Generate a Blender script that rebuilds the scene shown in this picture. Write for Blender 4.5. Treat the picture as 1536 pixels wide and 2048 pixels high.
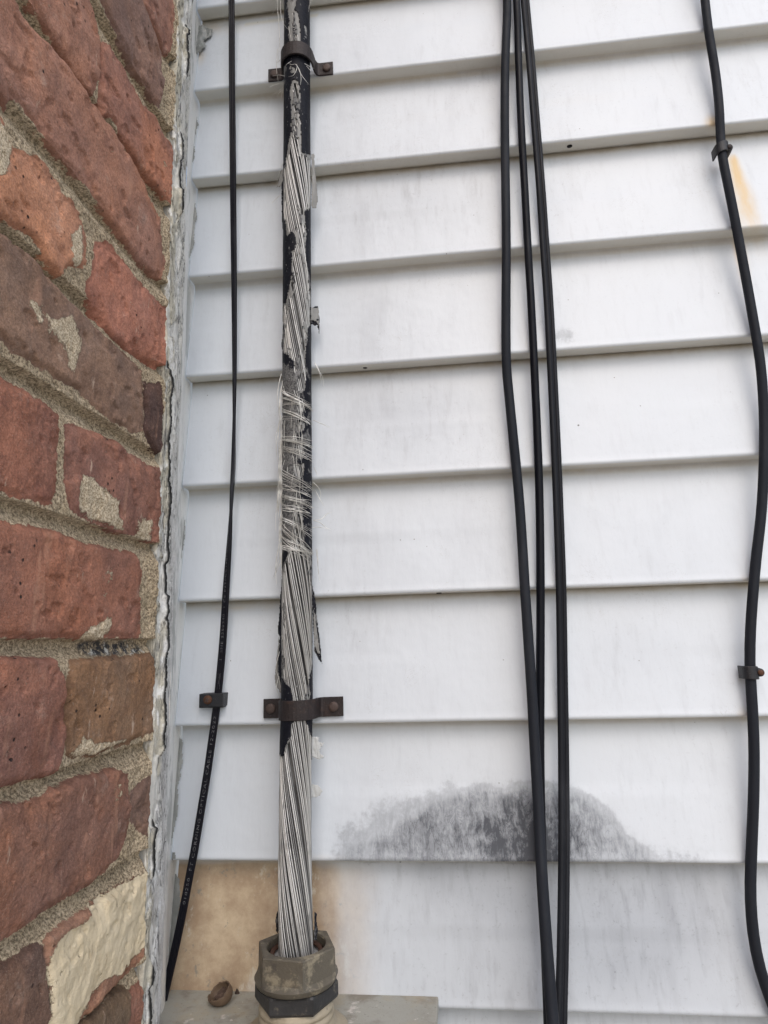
import bpy, math, random
import numpy as np
from mathutils import Matrix, Vector
for o in list(bpy.data.objects): bpy.data.objects.remove(o)
S=bpy.context.scene; COL=S.collection
rnd=random.Random(7); RS=np.random.RandomState(11)
# ---------------- camera ----------------
YAW,PITCH,ROLL,FPX,DIST=-.1052,.1911,-.0288,1329.8,.5498
CW,CH=1536,2048; EZ=1.5
f_=np.array([math.sin(YAW)*math.cos(PITCH),math.cos(YAW)*math.cos(PITCH),math.sin(PITCH)])
r0=np.array([math.cos(YAW),-math.sin(YAW),0.]); u0=np.cross(r0,f_)
c_,s_=math.cos(ROLL),math.sin(ROLL)
r_=c_*r0+s_*u0; u_=-s_*r0+c_*u0
CAM=np.array([0,-DIST,EZ])
cd=bpy.data.cameras.new('camera'); cam=bpy.data.objects.new('camera',cd); COL.objects.link(cam); S.camera=cam
cd.sensor_fit='HORIZONTAL'; cd.sensor_width=36; cd.lens=FPX/CW*36; cd.clip_start=.01; cd.clip_end=500
M=Matrix(((r_[0],u_[0],-f_[0],CAM[0]),(r_[1],u_[1],-f_[1],CAM[1]),(r_[2],u_[2],-f_[2],CAM[2]),(0,0,0,1)))
cam.matrix_world=M
S.render.resolution_x=768; S.render.resolution_y=1024
# ---------------- light ----------------
SUN_EL,SUN_AZ=math.radians(48),math.radians(172)   # azimuth clockwise from +y
W=bpy.data.worlds.new('World'); S.world=W; W.use_nodes=True
nt=W.node_tree; bg=nt.nodes['Background']; sky=nt.nodes.new('ShaderNodeTexSky'); sky.sky_type='NISHITA'
sky.sun_disc=False; sky.sun_elevation=SUN_EL; sky.sun_rotation=SUN_AZ; sky.dust_density=3; sky.air_density=1.2
hs=nt.nodes.new('ShaderNodeHueSaturation'); hs.inputs['Saturation'].default_value=.75
nt.links.new(sky.outputs[0],hs.inputs['Color']); nt.links.new(hs.outputs[0],bg.inputs[0]); bg.inputs[1].default_value=.15
sd=bpy.data.lights.new('sun','SUN'); sd.energy=.55; sd.angle=math.radians(110); sd.color=(1,.98,.95)
sun=bpy.data.objects.new('sun',sd); COL.objects.link(sun)
dv=Vector((math.sin(SUN_AZ)*math.cos(SUN_EL),math.cos(SUN_AZ)*math.cos(SUN_EL),math.sin(SUN_EL)))
sun.rotation_euler=dv.to_track_quat('Z','Y').to_euler(); sun.location=(3,-4,6)
S.view_settings.view_transform='Standard'; S.view_settings.look='None'; S.view_settings.gamma=1
S.view_settings.exposure=.62
# ---------------- helpers ----------------
def at(px,py,Y):      # world point seen at photo pixel on the plane y=Y
    d=r_*(px-CW/2)/FPX-u_*(py-CH/2)/FPX+f_
    return CAM+d*((Y+DIST)/d[1])
def atx(px,py,X):
    d=r_*(px-CW/2)/FPX-u_*(py-CH/2)/FPX+f_
    return CAM+d*(X/d[0])
def toworld2(px,py,Y): p=at(px,py,Y); return (p[0],p[2])
def proj(V):
    q=V-CAM; z=q@f_; return CW/2+FPX*(q@r_)/z, CH/2-FPX*(q@u_)/z
def vn(x,y,seed=0):
    T=np.random.RandomState(seed).rand(256,256)
    xi=np.floor(x).astype(int); yi=np.floor(y).astype(int); fx=x-xi; fy=y-yi
    fx=fx*fx*(3-2*fx); fy=fy*fy*(3-2*fy)
    a=T[xi%256,yi%256];b=T[(xi+1)%256,yi%256];c=T[xi%256,(yi+1)%256];d=T[(xi+1)%256,(yi+1)%256]
    return (a*(1-fx)+b*fx)*(1-fy)+(c*(1-fx)+d*fx)*fy
def fbm(x,y,seed=0,o=4,g=.5):
    s=0;a=1;n=0
    for i in range(o):
        s=s+a*(vn(x*2**i+17*i,y*2**i+31*i,seed+i)-.5)*2; n+=a; a*=g
    return s/n
def ss(a,b,x):
    t=np.clip((x-a)/(b-a),0,1); return t*t*(3-2*t)
def sdf(P,X,Y):   # signed distance, positive inside
    P=np.asarray(P,float); A=P; B=np.roll(P,-1,0)
    d=np.full(X.shape,1e9); ins=np.zeros(X.shape,bool)
    for (ax,ay),(bx,by) in zip(A,B):
        ex,ey=bx-ax,by-ay; t=np.clip(((X-ax)*ex+(Y-ay)*ey)/(ex*ex+ey*ey+1e-18),0,1)
        d=np.minimum(d,(X-ax-t*ex)**2+(Y-ay-t*ey)**2)
        if ay!=by:
            c=((ay>Y)!=(by>Y))&(X<(bx-ax)*(Y-ay)/(by-ay)+ax); ins^=c
    d=np.sqrt(d); return np.where(ins,d,-d)
def mk(name,V,F,mat,parent=None,attrs=None,smooth=True):
    me=bpy.data.meshes.new(name); V=np.asarray(V,np.float32)
    if isinstance(F,np.ndarray):
        k=F.shape[1]; me.vertices.add(len(V)); me.vertices.foreach_set('co',V.ravel())
        me.loops.add(F.size); me.loops.foreach_set('vertex_index',F.astype(np.int32).ravel())
        me.polygons.add(len(F)); me.polygons.foreach_set('loop_start',np.arange(0,F.size,k,dtype=np.int32))
        me.polygons.foreach_set('loop_total',np.full(len(F),k,np.int32)); me.update(calc_edges=True)
    else:
        me.from_pydata([tuple(map(float,v)) for v in V],[],[tuple(map(int,q)) for q in F]); me.update()
    if smooth: me.polygons.foreach_set('use_smooth',np.ones(len(me.polygons),bool))
    for k,a in (attrs or {}).items():
        a=np.asarray(a,np.float32)
        if a.ndim==2:
            at_=me.attributes.new(k,'FLOAT_COLOR','POINT'); at_.data.foreach_set('color',np.c_[a,np.ones(len(a))].astype(np.float32).ravel())
        else:
            at_=me.attributes.new(k,'FLOAT','POINT'); at_.data.foreach_set('value',a)
    if smooth=='angle': me.set_sharp_from_angle(angle=math.radians(24))
    ob=bpy.data.objects.new(name,me); COL.objects.link(ob)
    if mat: me.materials.append(mat)
    if parent: ob.parent=parent
    return ob
def compact(V,F,attrs=None):
    used=np.unique(F); m=np.full(len(V),-1); m[used]=np.arange(len(used))
    return V[used],m[F],{k:v[used] for k,v in (attrs or {}).items()}
def gridF(n,m,wrap=False):   # n rows, m cols, index i*m+j
    i=np.arange(n-1)[:,None]; j=np.arange(m if wrap else m-1)[None,:]; j2=(j+1)%m
    return np.stack([i*m+j,i*m+j2,(i+1)*m+j2,(i+1)*m+j],-1).reshape(-1,4)
def merge(parts):
    Vs=[];Fs=[];o=0
    for V,F in parts:
        Vs.append(np.asarray(V,float)); Fs+= [tuple(int(x)+o for x in f) for f in F]; o+=len(V)
    return np.concatenate(Vs),Fs
def spline(P,n):     # Catmull-Rom through points
    P=np.asarray(P,float); d=np.r_[0,np.cumsum(np.linalg.norm(np.diff(P[:,:3],axis=0),axis=1))]
    Q=np.vstack([2*P[0]-P[1],P,2*P[-1]-P[-2]]); dd=np.r_[-d[1],d,2*d[-1]-d[-2]]
    t=np.linspace(0,d[-1],n); out=np.zeros((n,P.shape[1]))
    k=np.clip(np.searchsorted(d,t,side='right')-1,0,len(P)-2)
    for c in range(P.shape[1]):
        p0,p1,p2,p3=Q[k,c],Q[k+1,c],Q[k+2,c],Q[k+3,c]; t0,t1,t2,t3=dd[k],dd[k+1],dd[k+2],dd[k+3]
        h=t2-t1; m1=(p2-p0)/(t2-t0)*h; m2=(p3-p1)/(t3-t1)*h; s=(t-t1)/h
        out[:,c]=(2*s**3-3*s**2+1)*p1+(s**3-2*s**2+s)*m1+(-2*s**3+3*s**2)*p2+(s**3-s**2)*m2
    return out
def frames(P):
    T=np.gradient(P,axis=0); T/=np.linalg.norm(T,axis=1)[:,None]+1e-12
    ref=np.array([0,-1.,0]); X=np.cross(ref,T); l=np.linalg.norm(X,axis=1)[:,None]; X=np.where(l>1e-3,X/(l+1e-12),[1.,0,0])
    N=np.cross(T,X); return T,X,N
def sweep(P,sec,twist=None,scale=None,cap=True):
    sec=np.asarray(sec,float); T,X,N=frames(P); n=len(P); m=len(sec)
    # keep X pointing +x-ish
    sg=np.where(X[:,0:1]<0,-1,1); X=X*sg; N=np.cross(X,T); N=np.where(N[:,1:2]>0,-N,N)
    tw=np.zeros(n) if twist is None else np.asarray(twist); sc=np.ones(n) if scale is None else np.asarray(scale)
    a=sec[None,:,0]*sc[:,None]; b=sec[None,:,1]*sc[:,None]
    c,s=np.cos(tw)[:,None],np.sin(tw)[:,None]; a,b=a*c-b*s,a*s+b*c
    V=(P[:,None,:]+a[...,None]*X[:,None,:]+b[...,None]*N[:,None,:]).reshape(-1,3); F=gridF(n,m,True)
    if cap: return V,[tuple(q) for q in F]+[tuple(range(m)),tuple((n-1)*m+k for k in range(m))[::-1]]
    return V,F
def circ(r,n=12): a=np.linspace(0,2*np.pi,n,endpoint=False); return np.c_[r*np.cos(a),r*np.sin(a)]
def tubes(name,paths,radii,mat,parent=None,n=5):
    Vs=[];Fs=[];o=0
    for P,r in zip(paths,radii):
        P=np.asarray(P); sc=np.ones(len(P)) if np.isscalar(r) else np.asarray(r)/np.max(r); rr=r if np.isscalar(r) else np.max(r)
        V,F=sweep(P,circ(rr,n),scale=sc,cap=False); Vs.append(V);Fs.append(F+o);o+=len(V)
    return mk(name,np.concatenate(Vs),np.concatenate(Fs),mat,parent)
def tag(o,label=None,cat=None,group=None,kind=None):
    for k,v in (('label',label),('category',cat),('group',group),('kind',kind)):
        if v: o[k]=v
    return o
def thing(name,loc,label,cat,group=None):
    o=bpy.data.objects.new(name,None); o.empty_display_size=.02; COL.objects.link(o); o.location=tuple(float(v) for v in loc)
    return tag(o,label,cat,group)
def under(o,p):   # parent keeping world position (parents only translate)
    o.parent=p; o.location=-p.location; return o
def bevel(o,w,seg=2):
    m=o.modifiers.new('b','BEVEL'); m.width=w; m.segments=seg; m.limit_method='ANGLE'; m.angle_limit=math.radians(35); return o
def box(c,s):
    c=np.array(c);s=np.array(s)/2
    V=[c+s*np.array(k) for k in [(-1,-1,-1),(1,-1,-1),(1,1,-1),(-1,1,-1),(-1,-1,1),(1,-1,1),(1,1,1),(-1,1,1)]]
    return np.array(V),[(0,3,2,1),(4,5,6,7),(0,1,5,4),(1,2,6,5),(2,3,7,6),(3,0,4,7)]
def lathe(prof,n=48,c=(0,0,0),axis='z',hexa=None,rot=0):
    # prof: (r,z) list; hexa: list of bool -> radius follows a hexagon
    V=[];a=np.linspace(0,2*np.pi,n,endpoint=False)+rot
    for k,(r,z) in enumerate(prof):
        rr=np.full(n,r)
        if hexa and hexa[k]:
            b=(a-rot)%(np.pi/3)-np.pi/6; rr=r*math.cos(math.pi/6)/np.cos(b)
        x,y,zz=rr*np.cos(a),rr*np.sin(a),np.full(n,z)
        if axis=='y': V.append(np.c_[x,-zz,y])
        else: V.append(np.c_[x,y,zz])
    V=np.concatenate(V)+np.array(c); F=[tuple(q) for q in gridF(len(prof),n,True)]
    return V,F
# ---------------- material toolkit ----------------
class Mt:
    def __init__(s,name,rough=.6,metal=0,spec=.5):
        s.m=bpy.data.materials.new(name); s.m.use_nodes=True; s.t=s.m.node_tree; s.b=s.t.nodes['Principled BSDF']
        s.b.inputs['Roughness'].default_value=rough; s.b.inputs['Metallic'].default_value=metal; s.b.inputs['Specular IOR Level'].default_value=spec
        s.tc=s.t.nodes.new('ShaderNodeTexCoord')
    def n(s,t): return s.t.nodes.new('ShaderNode'+t)
    def l(s,a,b):
        if hasattr(a,'is_linked') or hasattr(a,'links'): s.t.links.new(a,b)
        elif isinstance(a,(tuple,list)): b.default_value=tuple(a)+(1,) if len(a)==3 and len(b.default_value)==4 else a
        else: b.default_value=a
    def co(s,sc=(1,1,1)):
        mp=s.n('Mapping'); mp.inputs['Scale'].default_value=sc; s.t.links.new(s.tc.outputs['Object'],mp.inputs[0]); return mp.outputs[0]
    def noise(s,scale,det=4,rough=.55,sc=(1,1,1),dist=0,off=0):
        n=s.n('TexNoise'); n.inputs['Scale'].default_value=scale; n.inputs['Detail'].default_value=det; n.inputs['Roughness'].default_value=rough; n.inputs['Distortion'].default_value=dist
        v=s.co(sc)
        if off: v.node.inputs['Location'].default_value=(off,off*1.7,off*.3)
        s.t.links.new(v,n.inputs['Vector']); return n.outputs['Fac']
    def voro(s,scale,sc=(1,1,1),feat='F1',out='Distance'):
        n=s.n('TexVoronoi'); n.feature=feat; n.inputs['Scale'].default_value=scale; s.t.links.new(s.co(sc),n.inputs['Vector']); return n.outputs[out]
    def mr(s,v,a,b,c=0,d=1,smooth=True):
        n=s.n('MapRange'); n.interpolation_type='SMOOTHSTEP' if smooth else 'LINEAR'
        s.l(v,n.inputs[0]); s.l(a,n.inputs[1]); s.l(b,n.inputs[2]); s.l(c,n.inputs[3]); s.l(d,n.inputs[4]); return n.outputs[0]
    def ma(s,op,a,b=0.,c=None):
        n=s.n('Math'); n.operation=op; s.l(a,n.inputs[0]); s.l(b,n.inputs[1])
        if c is not None: s.l(c,n.inputs[2])
        return n.outputs[0]
    def mix(s,f,a,b,mode='MIX'):
        n=s.n('Mix'); n.data_type='RGBA'; n.blend_type=mode; s.l(f,n.inputs[0]); s.l(a,n.inputs[6]); s.l(b,n.inputs[7]); return n.outputs[2]
    def at(s,name,col=False):
        n=s.n('Attribute'); n.attribute_name=name; return n.outputs['Color' if col else 'Fac']
    def bump(s,h,dist,strength=1.,prev=None):
        n=s.n('Bump'); n.inputs['Strength'].default_value=strength; n.inputs['Distance'].default_value=dist; s.l(h,n.inputs['Height'])
        if prev: s.t.links.new(prev,n.inputs['Normal'])
        return n.outputs[0]
    def done(s,col=None,rough=None,nor=None,metal=None):
        if col is not None: s.l(col,s.b.inputs['Base Color'])
        if rough is not None: s.l(rough,s.b.inputs['Roughness'])
        if metal is not None: s.l(metal,s.b.inputs['Metallic'])
        if nor is not None: s.l(nor,s.b.inputs['Normal'])
        return s.m
def lin(r,g,b,k=1.):
    f=lambda v:(v/255/12.92 if v<10.3 else ((v/255+.055)/1.055)**2.4)*k
    return (f(r),f(g),f(b))
# ---------------- ground ----------------
g=Mt('ground_mat',.9); c=g.mix(g.noise(3,6),(.40,.355,.28),(.56,.50,.41)); c=g.mix(g.mr(g.noise(60,4),.5,.7),c,(.1,.1,.09))
gm=g.done(c,nor=g.bump(g.noise(90,5),.01))
tag(mk('ground',[(-60,-60,0),(60,-60,0),(60,60,0),(-60,60,0)],[(0,1,2,3)],gm),kind='structure')
# ---------------- siding wall ----------------
P=.1016; Z0=.6461+EZ; NOFF={0:-.004,1:-.0004,2:.0018,3:-.0003,4:.0016,5:.0002,6:.0011,7:.0004,8:-.0006,9:.0008}
XL=-.2365
def build_siding():
    m=Mt('vinyl_siding',.42,spec=.4)
    gr=m.at('grime_shade'); och=m.at('ochre'); edge=m.at('edge'); mold=m.at('mold'); nose=m.at('nose')
    base=m.mix(m.noise(5,4,sc=(1,1,.6)),(.578,.620,.680),(.635,.672,.722))
    # faint vertical wash streaks
    st=m.mr(m.noise(34,6,.62,sc=(1,1,.16)),.46,.78)
    st2=m.mr(m.noise(150,4,.6,sc=(1,1,.12),off=3),.5,.75)
    sp=m.mr(m.noise(9,3,off=8),.4,.65)
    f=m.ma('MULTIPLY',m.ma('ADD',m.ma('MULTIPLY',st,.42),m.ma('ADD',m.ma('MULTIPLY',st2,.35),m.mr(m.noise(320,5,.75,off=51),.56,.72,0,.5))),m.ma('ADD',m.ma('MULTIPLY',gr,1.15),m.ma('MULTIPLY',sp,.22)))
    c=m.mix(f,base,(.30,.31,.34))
    # mold: edge broken by noise, dark drip veins inside
    nz=m.noise(42,7,.72); nzf=m.noise(230,4,.6)
    me=m.ma('ADD',mold,m.ma('ADD',m.ma('MULTIPLY',m.ma('SUBTRACT',nz,.5),.9),m.ma('MULTIPLY',m.ma('SUBTRACT',nzf,.5),.35)))
    body=m.mr(me,.12,.62); rim=m.ma('MULTIPLY',m.mr(me,.24,.38),m.mr(me,.6,.4))
    vein=m.mr(m.noise(260,6,.72,sc=(1,1,.22),dist=.8,off=2),.42,.68)
    w2_=m.noise(95,4,.6,sc=(1,1,.25),dist=2.2,off=31); vein2=m.mr(m.ma('ABSOLUTE',m.ma('SUBTRACT',w2_,.5)),.03,.0)
    vv=m.ma('MAXIMUM',vein,m.ma('MULTIPLY',vein2,.7))
    mf=m.ma('MULTIPLY',body,m.ma('ADD',m.ma('ADD',m.ma('MULTIPLY',vv,m.mr(mold,.3,1.3,.12,.28)),m.ma('MULTIPLY',m.mr(mold,.2,1.7,.17,.74),m.mr(m.noise(75,6,.7,off=41),.3,.65,.62,1.12))),m.ma('MULTIPLY',rim,.16)))
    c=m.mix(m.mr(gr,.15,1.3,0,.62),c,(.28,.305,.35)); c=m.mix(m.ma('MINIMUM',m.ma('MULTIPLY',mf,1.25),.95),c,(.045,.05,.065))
    # ochre varnish-like stain
    on=m.ma('ADD',och,m.ma('MULTIPLY',m.ma('SUBTRACT',m.noise(14,5,.6),.5),.35))
    of=m.mr(on,.05,1.0,0,.85); oc=m.mix(m.mr(m.noise(13,8,.74,off=4),.34,.68),(.30,.175,.07),(.60,.46,.28))
    oc=m.mix(m.mr(m.noise(70,6,.75,sc=(1,1,.6)),.56,.66,0,.7),oc,(.60,.54,.42))
    oc=m.mix(m.mr(m.noise(110,6,.75,off=9),.60,.68,0,.75),oc,(.16,.14,.10))
    c=m.mix(of,c,oc)
    yl=m.at('yellow'); c=m.mix(m.mr(m.ma('MULTIPLY',yl,m.ma('ADD',m.ma('MULTIPLY',m.noise(60,5,.65,sc=(1,1,.25)),1.8),.0)),.02,1.0,0,.82),c,(.62,.42,.16))
    # warm tone painted on lap undersides, dirt in the lap creases, small specks
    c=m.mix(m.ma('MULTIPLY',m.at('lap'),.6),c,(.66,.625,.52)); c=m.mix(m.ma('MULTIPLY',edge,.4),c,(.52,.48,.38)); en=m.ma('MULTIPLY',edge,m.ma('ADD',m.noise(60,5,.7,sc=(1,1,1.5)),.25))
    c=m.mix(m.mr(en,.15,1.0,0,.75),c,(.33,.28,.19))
    vs=m.voro(24); sc_=m.mr(vs,.035,.018); c=m.mix(m.ma('MULTIPLY',sc_,m.mr(m.noise(11,2,off=6),.5,.52)),c,(.03,.03,.03))
    vs=m.voro(70); sc_=m.mr(vs,.05,.02); c=m.mix(m.ma('MULTIPLY',sc_,m.mr(m.noise(30,2,off=7),.55,.6,0,.7)),c,(.1,.09,.08))
    # hairline scratches / flaking veins at top
    w=m.noise(70,3,.6,dist=2.5,off=11); ln=m.mr(m.ma('ABSOLUTE',m.ma('SUBTRACT',w,.5)),.006,.0); ln=m.ma('MULTIPLY',ln,m.mr(m.noise(16,3,off=12),.58,.66,0,.4))
    c=m.mix(ln,c,(.25,.24,.22))
    nb=m.bump(m.noise(260,3,.6,sc=(1,1,.25)),.0004,.35); nb=m.bump(m.noise(18,3),.004,.35,nb)
    mat=m.done(c,m.mr(m.ma('ADD',of,mf),0,1,.38,.6),nb)
    xs=np.unique(np.r_[np.arange(XL,.33,.0025),np.arange(.33,2.4,.04)])
    prof=[]  # (y,z,edge,nose)
    for k in range(-10,21):
        zk=Z0-k*P+NOFF.get(k,0); zt=Z0-(k-1)*P+NOFF.get(k-1,0); top_sharp=(k-1)%2==0
        y0=.0155
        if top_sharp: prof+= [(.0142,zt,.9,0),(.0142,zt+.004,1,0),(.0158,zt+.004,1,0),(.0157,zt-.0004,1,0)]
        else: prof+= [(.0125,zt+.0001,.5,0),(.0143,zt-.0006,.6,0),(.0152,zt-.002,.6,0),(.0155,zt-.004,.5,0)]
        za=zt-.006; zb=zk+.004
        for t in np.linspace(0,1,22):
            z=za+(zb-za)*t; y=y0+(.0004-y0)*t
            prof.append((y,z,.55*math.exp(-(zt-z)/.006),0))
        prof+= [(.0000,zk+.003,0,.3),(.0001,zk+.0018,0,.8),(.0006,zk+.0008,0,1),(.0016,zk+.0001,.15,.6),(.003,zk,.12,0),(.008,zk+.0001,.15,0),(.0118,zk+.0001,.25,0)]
    prof=np.array(prof); n=len(prof); mm=len(xs)
    X=np.tile(xs,(n,1)); Y=np.tile(prof[:,0:1],(1,mm)); Z=np.tile(prof[:,1:2],(1,mm)); E=np.tile(prof[:,2:3],(1,mm)); N=np.tile(prof[:,3:4],(1,mm))
    kk=np.round((Z-Z0)/P)
    Y=Y+.0011*fbm(X*5+kk*3.3,Z*4,21,3); Z=Z+.0006*fbm(X*4+7,kk*5.5,33,3)
    X,Y,Z=X.ravel(),Y.ravel(),Z.ravel(); V=np.c_[X,Y,Z]; px,py=proj(V)
    def reg(poly,soft): return ss(0,soft,sdf(poly,px,py)+soft*.5)
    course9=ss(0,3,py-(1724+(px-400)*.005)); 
    outer=[(655,1740),(665,1650),(720,1606),(800,1590),(880,1570),(900,1545),(915,1562),(1000,1552),(1050,1560),(1110,1562),(1175,1590),(1230,1635),(1290,1680),(1400,1698),(1440,1740)]
    inner=[(665,1740),(700,1695),(770,1672),(830,1632),(880,1600),(960,1572),(1015,1585),(1040,1568),(1100,1562),(1180,1592),(1225,1625),(1245,1670),(1290,1700),(1310,1740)]
    mold=(.36*reg(outer,60)+.40*reg(inner,26)+1.0*np.exp(-((px-1068)/80)**2-((py-1685)/70)**2)+.3*np.exp(-((px-900)/150)**2-((py-1660)/50)**2))*(1-course9)*(py>1500)
    mold+=.42*np.exp(-((px-1130)/30)**2-((py-672)/22)**2)*(py<705)+.2*np.exp(-((px-1075)/30)**2-((py-640)/22)**2)
    gr=course9*(2.2*np.exp(-((px-1090)/220)**2)*np.exp(-np.clip(py-1725,0,999)/50)+.2+.8*np.exp(-((px-1230)/150)**2-((py-1850)/120)**2)+.35*ss(640,900,px))  # grey grime plus painted lap shade, darkest along the top of the lower course
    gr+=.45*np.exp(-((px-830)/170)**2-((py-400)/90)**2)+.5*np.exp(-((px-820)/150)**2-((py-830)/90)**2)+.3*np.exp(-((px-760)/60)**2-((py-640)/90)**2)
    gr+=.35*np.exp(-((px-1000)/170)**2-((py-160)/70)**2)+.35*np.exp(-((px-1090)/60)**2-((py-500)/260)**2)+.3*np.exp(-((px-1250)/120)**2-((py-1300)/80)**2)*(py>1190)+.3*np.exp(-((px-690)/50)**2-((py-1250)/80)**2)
    och=course9*(1-.45*ss(610,655,px+26*fbm(Z*30,X*60,5,4))-.30*ss(655,700,px+20*fbm(Z*26,X*60,15,4))-.25*ss(700,770,px+20*fbm(Z*20,X*40,25,3)))*ss(300,352,px)*(1-.6*np.exp(-((px-520)/50)**2-((py-1990)/50)**2))
    och+=course9*.2*ss(850,700,px)
    yl=1.1*np.exp(-((px-(1464+(py-310)*.27))/(9+(py-300)*.13))**2)*ss(300,320,py)*ss(560,340,py)+.9*np.exp(-((px-1425)/16)**2-((py-245)/16)**2)+.7*np.exp(-((px-(1475+(py-480)*.2))/12)**2)*ss(470,490,py)*ss(640,500,py)
    yl+=.5*np.exp(-((px-1495)/20)**2-((py-1165)/14)**2)+.35*np.exp(-((px-1488)/16)**2-((py-1430)/20)**2)+.4*np.exp(-((px-430)/70)**2-((py-55)/16)**2)+.45*np.exp(-((px-400)/16)**2-((py-110)/22)**2)+.4*np.exp(-((px-470)/110)**2-((py-1216)/8)**2)+.3*np.exp(-((px-560)/70)**2-((py-190)/22)**2)+.3*np.exp(-((px-650)/60)**2-((py-175)/14)**2)+.25*np.exp(-((px-650)/50)**2-((py-1715)/10)**2)
    inv=(px>-50)&(px<1600)&(py>-60)&(py<2110)
    at_={'grime_shade':np.clip(gr,0,1.5)*inv+.15,'ochre':och*inv,'mold':mold*inv,'yellow':yl*inv,'edge':E.ravel(),'nose':N.ravel(),'lap':np.clip((Y<.0142)*(np.tile(prof[:,2:3],(1,mm)).ravel()>.1)*1.,0,1)}
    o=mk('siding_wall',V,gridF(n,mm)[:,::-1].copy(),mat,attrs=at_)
    tag(o,'white horizontal lap siding with dark mould bloom and an ochre stain near the bottom','wall')
    hm=Mt('hole_dark',.9).done((.01,.01,.01))
    for (x,y,r) in [(1140,293,.0019),(730,739,.0016),(878,1187,.0017)]:
        p=at(x,y,.006); k=round((Z0-p[2])/P); zz=Z0-k*P+NOFF.get(k,0)-.0004
        a=np.linspace(0,2*np.pi,16,endpoint=False)
        mk('weep_hole',np.r_[np.c_[p[0]+r*1.25*np.cos(a),.0075+r*np.sin(a),np.full(16,zz-.0001)],np.c_[p[0]+r*1.3*np.cos(a),.0075+r*np.sin(a),np.full(16,zz+.0006)]],[tuple(range(16))[::-1]]+[(i,(i+1)%16,16+(i+1)%16,16+i) for i in range(16)],hm,o)
    return o
siding=build_siding()
# ---------------- brick wall ----------------
XB=-.2045
BR={
'A1':[(35,-60),(70,0),(180,182),(192,190),(205,146),(203,65),(182,0),(172,-40)],
'A2':[(208,89),(229,91),(294,216),(315,234),(346,294),(341,408),(286,336),(250,273),(229,232),(206,226)],
'B1':[(180,-50),(206,5),(242,78),(286,156),(316,205),(323,212),(331,161),(328,125),(307,60),(284,0),(270,-50)],
'B0':[(270,-40),(289,5),(312,52),(334,104),(341,104),(346,60),(349,0),(350,-40)],
'C':[(29,5),(122,112),(146,146),(193,213),(260,307),(323,427),(331,529),(326,556),(315,552),(283,521),(219,430),(182,375),(109,294),(49,203),(8,167),(3,65),(5,8)],
'D':[(-60,140),(0,208),(13,250),(34,299),(91,323),(109,349),(161,427),(177,469),(177,526),(166,531),(138,526),(125,549),(100,525),(86,505),(65,471),(0,424),(-60,360)],
'E':[(198,488),(224,489),(255,526),(297,578),(331,617),(332,721),(323,737),(307,724),(260,693),(234,672),(203,630),(182,591),(180,565),(193,544),(196,505)],
'F':[(-50,415),(0,461),(39,490),(60,508),(104,560),(167,620),(208,667),(260,714),(289,742),(290,859),(279,867),(271,865),(224,836),(182,799),(167,781),(130,763),(104,745),(78,729),(39,700),(0,667),(-50,625)],
'G':[(294,766),(320,768),(323,851),(331,917),(307,890),(294,864)],
'H1':[(-50,715),(0,742),(52,773),(96,807),(122,828),(120,943),(112,1003),(104,1008),(52,992),(0,977),(-50,960)],
'H2':[(137,849),(150,848),(234,880),(276,911),(320,940),(319,1000),(314,1083),(304,1082),(281,1073),(234,1060),(182,1039),(146,1018),(139,990)],
'I':[(-60,1026),(0,1040),(52,1052),(120,1065),(182,1088),(281,1112),(286,1130),(285,1265),(281,1273),(167,1275),(52,1273),(-60,1272)],
'J1':[(-60,1324),(0,1322),(109,1321),(125,1344),(135,1391),(133,1495),(126,1529),(118,1543),(80,1553),(27,1572),(0,1578),(-60,1600)],
'J2':[(146,1327),(165,1322),(240,1315),(308,1312),(311,1400),(309,1458),(260,1484),(182,1510),(152,1516),(141,1508),(136,1443)],
'K1':[(-60,1645),(0,1620),(94,1598),(115,1580),(187,1553),(241,1540),(262,1556),(265,1607),(262,1650),(241,1711),(222,1733),(187,1768),(150,1781),(118,1805),(54,1853),(0,1883),(-60,1920)],
'K2':[(268,1590),(298,1560),(300,1670),(288,1665),(268,1640)],
'L1':[(-60,1970),(0,1936),(88,1896),(99,1917),(103,1955),(103,2048),(95,2120),(0,2190),(-60,2240)],
'L2':[(99,1885),(107,1875),(187,1813),(289,1749),(296,1760),(297,1834),(289,1888),(276,1928),(241,1968),(187,2022),(160,2055),(105,2120)],
'M1':[(120,2180),(175,2048),(230,1995),(265,1975),(278,2000),(280,2048),(275,2080),(180,2200)],
}

TINT={'A1':(158,98,82),'A2':(160,94,78),'B1':(132,92,86),'B0':(150,92,80),'C':(156,97,82),'D':(178,110,82),'E':(168,94,78),'F':(130,95,84),'G':(84,56,56),'H1':(150,84,68),'H2':(142,84,74),'I':(148,84,68),'J1':(140,82,72),'J2':(130,92,68),'K1':(136,84,72),'K2':(120,88,84),'L1':(108,76,70),'L2':(150,98,78),'M1':(110,84,66)}
SMEAR=[[(92,628),(105,640),(140,632),(157,660),(162,700),(148,742),(138,730),(130,690),(98,664)],[(62,602),(70,606),(84,640),(76,646)],[(-60,205),(8,232),(27,292),(6,350),(-60,352)],[(144,470),(166,452),(162,530),(140,522)],[(168,952),(185,958),(238,1003),(248,1058),(185,1037),(158,1012),(163,975)],[(284,1032),(304,1042),(304,1082),(278,1076)],[(163,1272),(180,1254),(220,1238),(224,1252),(210,1280),(168,1284)],[(165,1470),(190,1490),(255,1478),(250,1486),(185,1508),(150,1516)]]
CREAM=[(106,1915),(130,1880),(178,1838),(186,1812),(240,1778),(292,1750),(298,1770),(299,1834),(291,1890),(264,1920),(240,1948),(207,1958),(182,1990),(167,2060),(98,2130),(104,1980)]
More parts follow.
